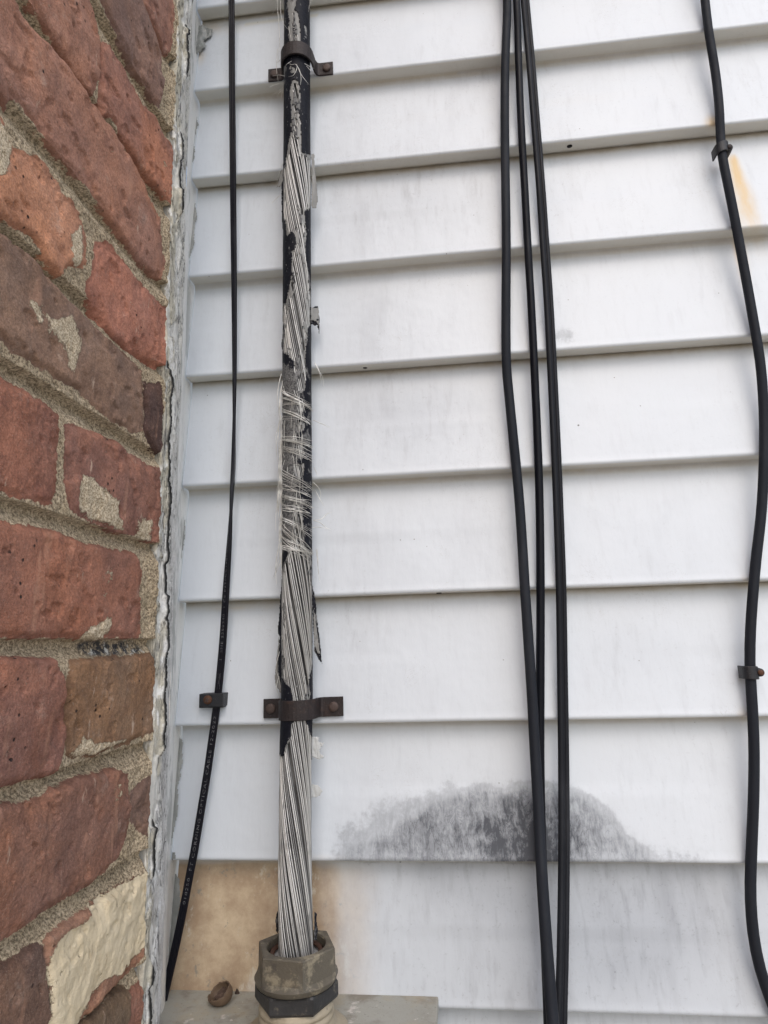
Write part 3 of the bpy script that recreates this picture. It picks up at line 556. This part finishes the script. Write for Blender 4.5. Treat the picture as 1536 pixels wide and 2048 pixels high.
# core
ph=np.linspace(-np.pi,np.pi,40,endpoint=False); Pp,Zz=np.meshgrid(ph,zz); V=on_cable(Pp.ravel(),Zz.ravel(),np.full(Pp.size,RC_-.0021)); under(mk('bedding',V,gridF(len(zz),40,True),crm),svc)
ang=[];a=0
while a<2*np.pi-.1:
    k=rnd.random(); ang.append(a); a+= .125 if k<.5 else (.155 if k<.82 else .24)
def strand(a0):
    z=np.linspace(2.12,1.286,300); jit=.05*fbm(z*9+a0*7,z*0+a0,int(a0*100)%97,2)
    phi=a0-(z-1.3)*13.5*(-1)+jit   # angle grows downwards-right
    phi=a0+(2.2-z)*(16.0)+jit
    R=RC_-.0005+.0006*fbm(z*14+a0*3,z*0+a0*2,int(a0*50)%91,2)
    Q=on_cable(phi,z,R)
    return Q
Vs=[];Fs=[];o_=0;dim=[]
for i,a0 in enumerate(ang):
    P_=strand(a0); V,F=sweep(P_,circ(.00052 if i%5 else .00068,6),cap=False); dim+= [rnd.choice([0,0,0,.2,.5,.9])]*len(V); Vs.append(V);Fs.append(F+o_);o_+=len(V)
under(mk('wire_strands',np.concatenate(Vs),np.concatenate(Fs),alm,attrs={'dim':np.array(dim)}),svc)
# sheath openings, photo pixels
OPEN=[[(574,-30),(590,-30),(592,0),(588,20),(596,25),(598,45),(600,70),(598,95),(596,103),(581,103),(580,85),(576,55),(579,40),(575,20)],
[(580,132),(589,134),(590,146),(584,147)],[(610,52),(613,55),(614,72),(610,76)],
[(585,160),(596,162),(601,175),(600,200),(600,215),(596,225),(600,245),(602,262),(602,300),(605,308),(640,308),(640,417),(608,419),(612,458),(611,517),(619,556),(623,585),(628,595),(640,597),(640,644),(615,653),(614,683),(610,712),(613,741),(609,780),(601,786),(594,770),(589,740),(590,722),(573,708),(560,700),(560,612),(572,605),(578,575),(584,546),(584,500),(592,499),(591,466),(584,462),(574,470),(570,440),(560,430),(560,340),(570,330),(575,300),(578,280),(583,262),(583,240),(582,200),(580,180)],
[(596,806),(607,808),(606,821),(598,822)],[(589,848),(609,846),(607,858),(600,866),(592,862)],[(592,890),(606,893),(609,908),(603,916),(594,912)],[(586,926),(609,930),(607,950),(602,956),(590,950)],
[(588,1006),(600,1008),(604,1030),(606,1060),(610,1095),(622,1110),(626,1160),(640,1180),(640,1300),(624,1330),(618,1370),(622,1385),(618,1406),(588,1406),(582,1378),(572,1365),(560,1350),(560,1150),(572,1118),(580,1100),(585,1060)],
[(592,1436),(608,1436),(618,1455),(622,1470),(628,1478),(660,1478),(660,1990),(520,1990),(520,1518),(568,1512),(572,1492),(583,1472),(583,1450)]]
def shell(name,R,inset,mat,res,seed,zr,thick,extra=None):
    z=np.arange(zr[1],zr[0],res)[::-1]; n=int(2*np.pi*R/res); ph=np.linspace(-np.pi,np.pi,n,endpoint=False)
    Pp,Zz=np.meshgrid(ph,z); Pp=Pp.ravel();Zz=Zz.ravel()
    Rv=R+.00018*fbm(Pp*2,Zz*120,seed,3); V=on_cable(Pp,Zz,Rv); px,py=proj(V)
    front=np.cos(Pp-.03)>-.25; D=np.full(len(V),-99.)
    qx=px+1.6*fbm(Pp*9,Zz*700,seed+5,3)+1.6*fbm(Pp*3,Zz*200,seed+8,2); qy=py+5*fbm(Pp*9+3,Zz*260,seed+6,3)
    for q,ins in zip(OPEN,inset): D=np.maximum(D,sdf(q,qx,qy)-ins-(3*ss(300,270,py)*(ins>0)))
    hole=(D>0)&(front|(py>1520))&~((fbm(Pp*5,Zz*70,seed+40,4)>np.where(py<1000,.2,.3))&(D<11)&(py<1430))
    extra_=np.zeros(len(V))
    w=ss(690,760,py)*ss(1130,1090,py)*(.55+.6*ss(600,585,px)); w=np.maximum(w,.5*ss(128,135,py)*ss(178,165,py)*ss(600,575,px)); w=np.maximum(w,.35*ss(-10,20,py)*ss(100,80,py)*ss(582,572,px))
    near=np.exp(-np.clip(-D,0,99)/2.0)
    F=gridF(len(z),n,True); F=F[~hole[F].any(1)]
    if extra is not None:
        pass
    V2,F2,a=compact(V,F,{'worn':w,'near':near})
    o=under(mk(name,V2,F2,mat,attrs=a),svc)
    if thick: m=o.modifiers.new('s','SOLIDIFY'); m.thickness=thick; m.offset=1
    return o
jk=Mt('torn_sheath',.55,spec=.15); wn=jk.at('worn'); nr=jk.at('near'); c=jk.mix(jk.noise(80,5),(.004,.0045,.008),(.011,.012,.019))
wf=jk.ma('MULTIPLY',jk.mr(jk.ma('ADD',wn,jk.ma('MULTIPLY',jk.ma('SUBTRACT',jk.noise(110,4,.6,sc=(1,1,.7)),.5),2.2)),.55,.75),1.)
wf2=jk.mr(jk.noise(620,3,.7),.35,.6); c=jk.mix(jk.ma('MULTIPLY',wf,jk.ma('MULTIPLY',jk.ma('ADD',wf2,.35),.7)),c,(.17,.17,.17))
c=jk.mix(jk.mr(jk.noise(500,4,.7,sc=(1,1,.5),off=6),.64,.70,0,.8),c,(.35,.35,.36)); c=jk.mix(jk.mr(jk.ma('MULTIPLY',nr,jk.noise(300,3)),.35,.55,0,.6),c,(.26,.26,.26))
jkm=jk.done(c,nor=jk.bump(jk.ma('ADD',jk.noise(380,4,.7),wf),.0006,.7))
fm=Mt('grey_film',.55); c=fm.mix(fm.noise(160,5,.65,sc=(1,1,.15)),(.11,.11,.11),(.33,.33,.32)); fmm=fm.done(c,nor=fm.bump(fm.noise(260,4,.6,sc=(1,1,.12)),.001,.8))
shell('inner_film',RJ-.0004,[5,1.5,3,3.2,2.5,3,2.5,3,3.0,1.5],fmm,.0009,300,(2.13,1.29),.0001)
shell('sheath',RJ,[0]*10,jkm,.00075,340,(2.13,1.29),.0004)
o=RJ; ph=np.linspace(-np.pi,np.pi,32,endpoint=False); z=np.linspace(2.94,2.128,40); Pp,Zz=np.meshgrid(ph,z)
under(mk('sheath',on_cable(Pp.ravel(),Zz.ravel(),np.full(Pp.size,RJ+.0003)),gridF(40,32,True),jkm,attrs={'worn':np.zeros(Pp.size),'near':np.zeros(Pp.size)}),svc)
pf=Mt('pale_film',.6); pfm=pf.done(pf.mix(pf.noise(120,4),(.40,.41,.41),(.56,.57,.57)),nor=pf.bump(pf.noise(200,4),.001,.6))
# torn flaps standing off the sides
def flap(poly,Y0,Y1,mat,seed,th=.0004):
    q=np.array(poly,float); b0,b1=q.min(0)-2,q.max(0)+2; st=.9
    xs=np.arange(b0[0],b1[0],st); ys=np.arange(b0[1],b1[1],st*1.6); X,Y=np.meshgrid(xs,ys); X=X.ravel();Y=Y.ravel()
    d=sdf(q,X+1.3*fbm(X*.25,Y*.25,seed,3),Y+2.5*fbm(X*.2,Y*.2,seed+2,3)); t=(X-b0[0])/(b1[0]-b0[0]+1e-9)
    W_=np.array([at(x,y,Y0+(Y1-Y0)*tt+.0010*nn) for x,y,tt,nn in zip(X,Y,t,fbm(X*.15,Y*.05,seed+4,3))])
    F=gridF(len(ys),len(xs)); F=F[(d[F]>0).all(1)]
    if not len(F): return
    V,F,a=compact(W_,F,{'worn':np.full(len(W_),.4),'near':np.clip(1-d/3,0,1)}); o=under(mk('torn_flap',V,F,mat,attrs=a),svc); m=o.modifiers.new('s','SOLIDIFY'); m.thickness=th
flap([(571,300),(566,330),(563,380),(564,410),(564,445),(566,460),(572,478),(576,462),(573,420),(572,350)],-.0120,-.0190,jkm,401)
flap([(567,330),(560,350),(554,372),(552,378),(562,372),(568,360)],-.0120,-.0150,fmm,402,.0002)
flap([(622,308),(629,306),(630,340),(634,370),(636,400),(633,415),(625,417),(622,410),(624,360)],-.0150,-.0100,fmm,403,.0002)
flap([(572,600),(569,640),(565,670),(563,695),(568,705),(573,712),(575,690),(573,650)],-.0120,-.0190,jkm,404)
flap([(620,614),(637,612),(639,640),(640,676),(637,664),(634,652),(620,650)],-.0150,-.0095,jkm,405)
flap([(621,616),(637,614),(639,640),(637,656),(633,645),(621,640)],-.0160,-.0100,fmm,415,.0002)
flap([(566,1120),(563,1170),(560,1200),(558,1240),(555,1262),(560,1275),(557,1310),(556,1340),(561,1365),(568,1385),(573,1390),(570,1340),(569,1250),(569,1180)],-.0120,-.0200,jkm,406)
flap([(558,1262),(555,1300),(552,1330),(549,1355),(551,1370),(560,1385),(566,1392),(562,1350),(561,1300)],-.0110,-.0130,fmm,407,.0002)
flap([(624,1165),(631,1195),(636,1250),(641,1290),(645,1330),(637,1318),(629,1304),(626,1260),(624,1210)],-.0170,-.0130,jkm,408)
flap([(626,1210),(632,1240),(638,1290),(642,1312),(634,1305),(628,1290)],-.0185,-.0145,fmm,416,.0002)
flap([(616,1471),(639,1474),(637,1484),(650,1484),(646,1492),(639,1500),(641,1508),(649,1512),(646,1518),(636,1518),(616,1512)],-.0135,-.0090,pfm,409,.0002)
flap([(616,1566),(640,1572),(646,1582),(640,1592),(616,1598)],-.0175,-.0120,pfm,410,.0002)
flap([(556,1822),(560,1826),(560,1850),(556,1870),(552,1860),(552,1832)],-.0440,-.0500,jkm,411)
flap([(628,1822),(634,1826),(632,1842),(636,1856),(633,1880),(628,1880)],-.0500,-.0440,jkm,412)
# frayed fibres
fb=Mt('fibre',.55); fbm_=fb.done(fb.mix(fb.mr(fb.noise(90,4),.4,.62),(.50,.49,.46),(.88,.88,.86)))
paths=[];rad=[]
def pxpath(pts,r=.00018,n=26): paths.append(spline(np.array([at(x,y,Y) for x,y,Y in pts]),n)); rad.append(r*np.r_[np.linspace(1,1,n//2),np.linspace(1,.35,n-n//2)])
zpy=lambda y:at(597,y,-.027)[2]
def wrap(y0,dy,n,spread,p0=-1.5,p1=1.35):
    dy=dy*1.35; ye=y0+dy+rnd.uniform(-4,4); kk=rnd.uniform(.6,1.1)
    clump=[(rnd.gauss(0,spread*2.2),rnd.gauss(0,3.5)) for _ in range(3)]
    for k in range(n+2):
        cl_=clump[k%3]; m=28; t=np.linspace(0,1,m); a=p0+rnd.uniform(-.1,.25); b=p1+rnd.uniform(-.5,.25); phi=a+(b-a)*t
        ys_=y0+cl_[0]+rnd.gauss(0,1.6); ye_=ye+cl_[1]+rnd.gauss(0,1.2)+(rnd.random()<.25)*rnd.uniform(-15,18); yy=ys_+(ye_-ys_)*t**kk+rnd.uniform(-2,3)*np.sin(t*np.pi)+rnd.uniform(-1.6,1.6)*np.sin(t*rnd.uniform(6,12)+k)
        zv=np.array([zpy(v) for v in yy]); R=RJ+.0006+.0012*np.sin(t*np.pi*rnd.uniform(.8,2))**2*rnd.random()+(.002*rnd.random())*(t>.85)*(t-.85)/.15
        Q=on_cable(phi,zv,R); paths.append(Q); rad.append(rnd.choice([.00010,.00012,.00016,.00022,.00028])*np.r_[np.linspace(.6,1,m//2),np.linspace(1,.5,m-m//2)])
for y,dy,n,sp in [(768,32,7,4),(790,14,4,4),(817,20,8,2.5),(862,20,9,3),(876,26,7,4),(938,26,5,3),(962,22,6,3),(985,18,7,6),(1000,22,6,7),(1020,32,4,4),(1040,44,5,4),(1062,38,7,3),(1084,18,7,3)]: wrap(y,dy,n,sp)
for k in range(70):   # short tangled hairs on the left half
    y=rnd.uniform(760,1105); x=rnd.uniform(566,606); L=rnd.uniform(18,60); b=rnd.uniform(-7,10)
    pxpath([(x,y,-.029+abs(x-597)*.00018),(x+b*.5+rnd.uniform(-3,3),y+L*.5,-.0295+abs(x-597)*.00018),(x+b,y+L,-.028+abs(x-597)*.00018)],rnd.uniform(.00010,.00020),14)
for k in range(46):   # hanging fringe along the left silhouette
    y=rnd.uniform(745,1075); x=565-rnd.random()**2*8; L=rnd.uniform(35,115); b=rnd.uniform(-7,3)
    pxpath([(x+4,y,-.020),(x-1,y+L*.3,-.021),(x+b-1,y+L*.7,-.020),(x+b+rnd.uniform(-2,3),y+L,-.018)],rnd.uniform(.00018,.00034),18)
for q in [[(629,725,-.02),(637,738,-.02),(641,755,-.018),(642,768,-.016)],[(630,728,-.02),(638,742,-.022),(645,755,-.02),(647,772,-.018)],[(626,840,-.02),(640,846,-.02),(652,851,-.016),(662,856,-.01)],
 [(558,860,-.02),(553,885,-.02),(553,905,-.018),(556,925,-.015)],[(628,935,-.02),(633,945,-.022),(636,952,-.02)],[(626,965,-.02),(635,973,-.02),(641,985,-.018),(640,1000,-.016)],[(630,980,-.02),(638,995,-.02),(648,1012,-.017)],
 [(627,1040,-.02),(642,1038,-.02),(654,1028,-.016),(664,1025,-.01)],[(627,1041,-.02),(640,1045,-.02),(652,1055,-.016),(662,1060,-.01)],[(625,1055,-.02),(640,1054,-.02),(655,1058,-.016)],
 [(632,1100,-.02),(635,1120,-.02),(637,1145,-.018),(640,1165,-.015)],[(634,1098,-.02),(636,1115,-.022),(636,1140,-.02)],[(566,1100,-.02),(558,1118,-.02),(550,1145,-.015),(545,1158,-.01)],[(565,1118,-.02),(556,1135,-.02),(548,1160,-.012)],
 [(563,1290,-.015),(552,1335,-.014),(558,1358,-.014),(561,1375,-.013)],[(560,1345,-.015),(553,1375,-.013),(558,1392,-.012),(561,1400,-.012)],
 [(566,345,-.012),(560,362,-.011),(552,378,-.01)],[(572,310,-.012),(562,335,-.012),(555,360,-.01),(550,374,-.008)],[(561,390,-.012),(552,398,-.01),(541,408,-.006)],
 [(555,1,-.02),(551,12,-.018),(547,24,-.014),(545,28,-.012)],[(556,-5,-.02),(555,15,-.018),(557,40,-.016),(559,80,-.014),(556,130,-.012)],[(562,-20,-.02),(561,20,-.02),(566,45,-.027),(575,58,-.028)],
 [(618,-30,-.02),(620,0,-.02),(618,12,-.018),(616,22,-.018)],[(620,-30,-.02),(622,0,-.02),(619,14,-.018),(617,24,-.018)],
 [(566,112,-.02),(560,120,-.02),(554,126,-.012)],[(555,98,-.015),(553,135,-.014),(556,160,-.012),(559,168,-.010)],[(583,122,-.030),(574,128,-.031),(570,133,-.029)],
 [(590,128,-.031),(594,132,-.032),(592,142,-.032),(586,151,-.031),(577,153,-.03)],[(590,128,-.031),(583,129,-.031),(577,127,-.031)],[(592,128,-.031),(599,140,-.031),(602,155,-.03),(601,170,-.029)],[(593,129,-.031),(603,150,-.031),(612,162,-.028),(618,169,-.025)],
 [(609,127,-.028),(618,132,-.024),(628,137,-.018)],[(613,132,-.028),(620,140,-.022),(625,144,-.018)],[(569,152,-.025),(558,150,-.018),(545,152,-.012)],[(539,174,-.010),(548,170,-.012),(558,167,-.012)],[(539.5,174.5,-.010),(549,170,-.012),(558,167.5,-.012)],
 [(567,178,-.014),(558,186,-.012),(552,197,-.008)],[(565,175,-.014),(556,182,-.012),(544,191,-.006)],[(566,180,-.014),(563,190,-.012),(563,200,-.010)]]: pxpath(q,.00024)
o=tubes('frayed_fibres',paths,rad,fbm_,n=4); under(o,svc); o['kind']='stuff'
# ---------------- strap clamps ----------------
def strap(zc,xc,yc,R,wl,wr,h,label,tilt=0):
    root=thing('strap_clamp',(xc,-.001,zc),label,'clamp','strap clamps holding the service cable')
    th=.0019; pr=[(-wl,-.0015),(-R-.0052,-.0015),(-R-.0022,-.0030),(-R-.0006,-.0070)]
    for a in np.linspace(-82,82,15): pr.append((R*math.sin(math.radians(a)),yc-R*math.cos(math.radians(a))))
    pr+= [(R+.0006,-.0070),(R+.0022,-.0030),(R+.0052,-.0015),(wr,-.0015)]
    pr=np.array(pr); d=np.gradient(pr,axis=0); nrm=np.c_[d[:,1],-d[:,0]]; nrm/=np.linalg.norm(nrm,axis=1)[:,None]
    if nrm[len(nrm)//2,1]>0: nrm=-nrm
    q=pr+nrm*th; V=[]
    for p_,s in ((pr,-1),(q,-1),(q,1),(pr,1)): V.append(np.c_[xc+p_[:,0],p_[:,1],zc+s*h/2+p_[:,0]*tilt])
    V=np.concatenate(V); m=len(pr); F=[]
    for i in range(m-1):
        for a,b in ((0,1),(1,2),(2,3),(3,0)): F.append((a*m+i,a*m+i+1,b*m+i+1,b*m+i))
    F+= [(0,m,2*m,3*m),(m-1,4*m-1,3*m-1,2*m-1)]
    o=under(mk('strap_band',V,F,IRON,smooth=False),root); bevel(o,.0004,2)
    for sx in (-(R+.0052+wl)/2-.0002,(R+.0052+wr)/2+.0006): rivet(xc+sx,-.0015-th,zc+sx*tilt,.0039,root)
    return root
zA=at(597,1422,-.03)[2]; strap(zA,-.1297,-.0150,.0130,.0312,.0345,.0152,'wide rusty strap clamp across the lower thick cable, both round bolt heads facing out',.012)
pA=at(546,150,-.003)[2]; pB=at(641,140,-.003)[2]; strap((pA+pB)/2+.0005,-.1277,-.0155,.0138,.0322,.0325,.0140,'rusty strap clamp near the top of the thick cable, tangled with loose fibres',.0)
# ---------------- cable gland ----------------
gx,gy=-.1222,-.0515
gl=thing('cable_gland',(gx,gy,1.240),'large dusty hexagonal cable gland with black lock nut seated on the meter box','gland')
pl=Mt('dirty_plastic',.55); c=pl.mix(pl.noise(40,5,.6),(.060,.053,.043),(.135,.118,.09)); c=pl.mix(pl.mr(pl.noise(90,6,.7,off=3),.52,.66,0,.8),c,(.27,.235,.17)); c=pl.mix(pl.mr(pl.noise(55,5,.7,off=6),.52,.66,0,.8),c,(.045,.04,.037)); plm=pl.done(c,nor=pl.bump(pl.noise(220,5,.7),.0008,.6))
bk=Mt('black_plastic',.5); c=bk.mix(bk.noise(60,5),(.014,.014,.016),(.04,.04,.042)); c=bk.mix(bk.mr(bk.noise(120,6,.7),.56,.7,0,.7),c,(.16,.14,.11)); bkm=bk.done(c,nor=bk.bump(bk.noise(300,4),.0006,.5))
tn=Mt('tan_zinc',.6,.2); c=tn.mix(tn.noise(70,6,.65),(.24,.20,.14),(.50,.44,.34)); c=tn.mix(tn.mr(tn.noise(60,6,.7,off=5),.58,.68,0,.6),c,(.09,.08,.07)); tnm=tn.done(c,nor=tn.bump(tn.noise(240,4),.0008,.5))
r0h=math.radians(-8)
V,F=lathe([(.0200,1.2900),(.0200,1.2948),(.0206,1.2958),(.0272,1.2958),(.0280,1.2950),(.0284,1.2800),(.0285,1.2775),(.0274,1.2745),(.0268,1.2738),(.0220,1.2738)],96,(gx,gy,0),hexa=[0,0,0,1,1,1,0,0,0,0],rot=r0h)
F=[tuple(q) for q in F]; o=under(mk('compression_nut',V,F,plm,smooth='angle'),gl)
V,F=lathe([(.0150,1.2905),(.0152,1.2915),(.0178,1.2922),(.0185,1.2900)],64,(gx,gy,0)); under(mk('seal_ring',V,F,rust('rusty_ring',(.06,.03,.02),(.10,.05,.035),(.14,.07,.04))),gl)
V,F=lathe([(.0002,1.2875),(.0190,1.2885),(.0190,1.2895)],48,(gx,gy,0)); under(mk('packing',V,F,rust('packing',(.25,.25,.26),(.4,.4,.4),(.2,.15,.12),.8,0)),gl)
V,F=lathe([(.0200,1.2736),(.0272,1.2736),(.0284,1.2722),(.0286,1.2640),(.0276,1.2622),(.0200,1.2622)],96,(gx,gy,0),hexa=[0,0,1,1,1,0],rot=r0h+math.radians(14)); o=under(mk('lock_nut',V,F,bkm,smooth='angle'),gl)
V,F=lathe([(.0200,1.2620),(.0240,1.2620),(.0240,1.2608),(.0250,1.2600),(.0256,1.2585),(.0250,1.2570),(.0240,1.2566),(.0244,1.2558),(.0256,1.2548),(.0256,1.2530),(.0248,1.2518),(.0252,1.2508),(.0262,1.2490),(.0264,1.2462),(.0282,1.2448),(.0330,1.2440),(.0352,1.2425),(.0356,1.2400)],72,(gx,gy,0)); under(mk('threaded_hub',V,F,tnm),gl)
# ---------------- meter box ----------------
zb=1.2405; x0,x1=-.2345,-.0282; yb,yf=.0095,-.125; zd=.80
bx=thing('meter_box',((x0+x1)/2,(yb+yf)/2,zd),'pale weathered metal meter box below the gland, its dusty top against the siding','box')
bm=Mt('box_paint',.6,.1); c=bm.mix(bm.noise(16,5,.6),(.27,.26,.22),(.42,.42,.39)); c=bm.mix(bm.mr(bm.noise(26,6,.65,off=3),.5,.66,0,.65),c,(.17,.14,.105)); c=bm.mix(bm.mr(bm.noise(60,5,.7,off=7),.62,.68,0,.8),c,(.62,.58,.55)); c=bm.mix(bm.mr(bm.noise(420,4,.7),.58,.7,0,.5),c,(.10,.09,.08)); c=bm.mix(bm.mr(bm.noise(40,5,.65,off=12),.5,.7,0,.4),c,(.40,.33,.22)); bmm=bm.done(c,nor=bm.bump(bm.noise(180,5,.7),.0008,.6))
V,F=box(((x0+x1)/2,(yb+yf)/2,(zb+zd)/2-.004),(x1-x0-.003,yb-yf-.003,zb-zd-.008)); bevel(under(mk('body',V,F,bmm,smooth=False),bx),.003,3)
V,F=box(((x0+x1)/2,(yb+yf)/2,zb-.0030),(x1-x0,yb-yf,.006)); bevel(under(mk('top_plate',V,F,bmm,smooth=False),bx),.0012,3)
V,F=box(((x0+x1)/2,yf-.004,(zb+zd)/2),(x1-x0-.02,.008,zb-zd-.04)); bevel(under(mk('cover',V,F,bmm,smooth=False),bx),.004,3)
# ---------------- nut shell ----------------
def shellnut():
    p=at(439,2016,-.018); p[2]=zb; n,m_=26,40
    s=Mt('nutshell_mat',.6); c=s.mix(s.noise(90,6,.65,sc=(1,1,.5)),(.085,.055,.035),(.17,.115,.075)); c=s.mix(s.mr(s.noise(300,4,.7),.58,.7,0,.5),c,(.04,.025,.018)); sm=s.done(c,s.mr(s.noise(30,3),.3,.7,.5,.7),s.bump(s.noise(320,4,.7),.0006,.8))
    th=np.linspace(.02,1,n)[:,None]; a=np.linspace(0,2*np.pi,m_,endpoint=False)[None,:]
    pol=th*(1.75+.22*fbm(np.cos(a)*2+4,np.sin(a)*2+4,801,3)+.12*fbm(np.cos(a)*9+4,np.sin(a)*9+4,807,3))
    ax3=-np.array([-.46,-.33,.82]); ax3/=np.linalg.norm(ax3); e1=np.cross(ax3,[0,1,0]); e1/=np.linalg.norm(e1); e2=np.cross(ax3,e1)
    N3=(np.cos(pol)*np.ones_like(a))[...,None]*ax3+(np.sin(pol)*np.cos(a))[...,None]*e1+(np.sin(pol)*np.sin(a))[...,None]*e2
    V=N3.reshape(-1,3)*np.array([.0086,.0074,.0074]); V*=(1+.06*fbm(V[:,0]*260+3,V[:,2]*260+9,805,3)[:,None])
    V[:,2]-=V[:,2].min()-.0003; V=V+p
    root=thing('nut_shell',p,'broken brown nut shell lying open on the left of the meter box top','nut shell')
    F=[tuple(q) for q in gridF(n,m_,True)]+[tuple(range(m_))[::-1]]
    o=under(mk('shell',V,F,sm),root); md=o.modifiers.new('s','SOLIDIFY'); md.thickness=.0009
    # papery lining inside
    ce=V.mean(0); V2=(V.reshape(n,m_,3)[:18].reshape(-1,3)-ce)*(.8+.12*fbm(V.reshape(n,m_,3)[:18].reshape(-1,3)[:,0]*700,V.reshape(n,m_,3)[:18].reshape(-1,3)[:,2]*700,815,3)[:,None])+ce+np.array([0,0,.0014]); l=Mt('lining',.8); lm=l.done(l.mix(l.noise(300,5,.7),(.03,.015,.012),(.13,.085,.06)),nor=l.bump(l.noise(300,5,.7),.001,1.))
    under(mk('lining',V2,[tuple(q) for q in gridF(18,m_,True)],lm),root)
shellnut()
p=at(479,1990,.004); dbm=rust('debris',(.03,.02,.015),(.06,.04,.03),(.1,.06,.04),.9,0)
V,F=lathe([(.0001,.0036),(.0006,.0032),(.0010,.0020),(.0014,.0008),(.0016,0)],9,(0,0,0)); V=V*(1+.35*fbm(V[:,0]*900+5,V[:,2]*700,811,2)[:,None])+np.array([p[0],-.0015,zb])
tag(mk('crumb',V,F,dbm),'tiny dark brown crumb on the box against the siding, between the nut shell and gland','crumb')
# ---------------- clips ----------------
CP=rust('clip_plastic',(.005,.006,.009),(.012,.013,.018),(.025,.025,.03),.5,0)
SCR=rust('rusty_screw',(.05,.022,.012),(.12,.05,.025),(.20,.10,.05),.7,.2)
p=at(424,1400,-.006); cl=thing('cable_clip',p,'small black rectangular clip with a rusty cross-head screw holding the flat cable','clip')
W1=at(402,1400,-.004)[0]; W2=at(448,1400,-.006)[0]
ysf=.0045
V,F=box(((W1+W2)/2+.0005,(-.0085+ysf)/2+.0002,p[2]),(W2-W1-.001,.0085+ysf,.0104)); o=under(mk('clip_body',V,F,CP,smooth=False),cl); bevel(o,.0006,2)
V,F=box(((W1+W2)/2-.0009,(-.0062+ysf)/2,p[2]-.0006),(W2-W1,.0062+ysf,.0112)); o=under(mk('clip_base',V,F,CP,smooth=False),cl); bevel(o,.0006,2)
sx=at(415,1399,-.009)[0]; V,F=lathe([(.0036,0),(.0036,.0006),(.0030,.0015),(.0016,.0019),(.00001,.0020)],24,(0,0,0),'y'); V=V+np.array([sx,-.0085,p[2]+.0004]); scr=under(mk('screw',V,F,SCR),cl)
for ang_ in (.5,.5+math.pi/2):
    V,F=box((0,0,0),(.0040,.0005,.0008)); c2,s2=math.cos(ang_),math.sin(ang_); V=np.c_[V[:,0]*c2-V[:,2]*s2,V[:,1],V[:,0]*s2+V[:,2]*c2]+np.array([sx,-.01045,p[2]+.0004]); q=mk('screw_slot',V,F,BOLT,smooth=False); q.parent=scr
def nail_clip(px,py,label,tilt,bx_,by_,nailmat):
    p=at(px,py,-.006); root=thing('nail_clip',p,label,'clip','nail clips on the right-hand cable')
    # C-shaped saddle over the cable
    R=.0041; t=.0016; h=.0096; pr=[(-R-.0002,.0015),(-R-.0001,-.004)]
    for a in np.linspace(-80,80,11): pr.append((R*math.sin(math.radians(a)),-.006-R*math.cos(math.radians(a))))
    pr+= [(R+.0001,-.004),(R+.0002,.0015)]
    pr=np.array(pr); d=np.gradient(pr,axis=0); nn=np.c_[d[:,1],-d[:,0]]; nn/=np.linalg.norm(nn,axis=1)[:,None]
    if nn[len(nn)//2,1]>0: nn=-nn
    q=pr+nn*t; V=[]
    for p_,s in ((pr,-1),(q,-1),(q,1),(pr,1)): V.append(np.c_[p_[:,0],p_[:,1],s*h/2+p_[:,0]*tilt])
    V=np.concatenate(V)+np.array([p[0],0,p[2]]); m=len(pr); F=[]
    for i in range(m-1):
        for a,b in ((0,1),(1,2),(2,3),(3,0)): F.append((a*m+i,a*m+i+1,b*m+i+1,b*m+i))
    F+= [(0,m,2*m,3*m),(m-1,4*m-1,3*m-1,2*m-1)]; o=under(mk('saddle',V,F,CP,smooth=False),root); bevel(o,.0005,2)
    b=at(bx_,by_,-.010); V,F=lathe([(.0036,-.012),(.0034,-.004),(.0030,0),(.0024,.0004),(.0001,.0004)],20,(0,0,0),'y'); V=V+np.array([b[0],-.0098,b[2]]); under(mk('nail_boss',V,F,CP),root)
    V,F=box(((p[0]+b[0])/2+.001,-.001,(p[2]+b[2])/2),(abs(b[0]-p[0]),.012,.0052)); bevel(under(mk('web',V,F,CP,smooth=False),root),.0008,2)
    V,F=lathe([(.0021,0),(.0021,.0008),(.0014,.0013),(.00001,.0014)],18,(0,0,0),'y'); V=V+np.array([b[0],-.0102,b[2]]); under(mk('nail_head',V,F,nailmat),root)
nail_clip(1443,299,'upper nail clip on the snaking right-hand cable, just below a rust-stained lap',.18,1459,294,IRON)
nail_clip(1500,1345,'lower nail clip with reddish rusted nail head on the snaking right-hand cable',-.05,1521,1345,SCR)
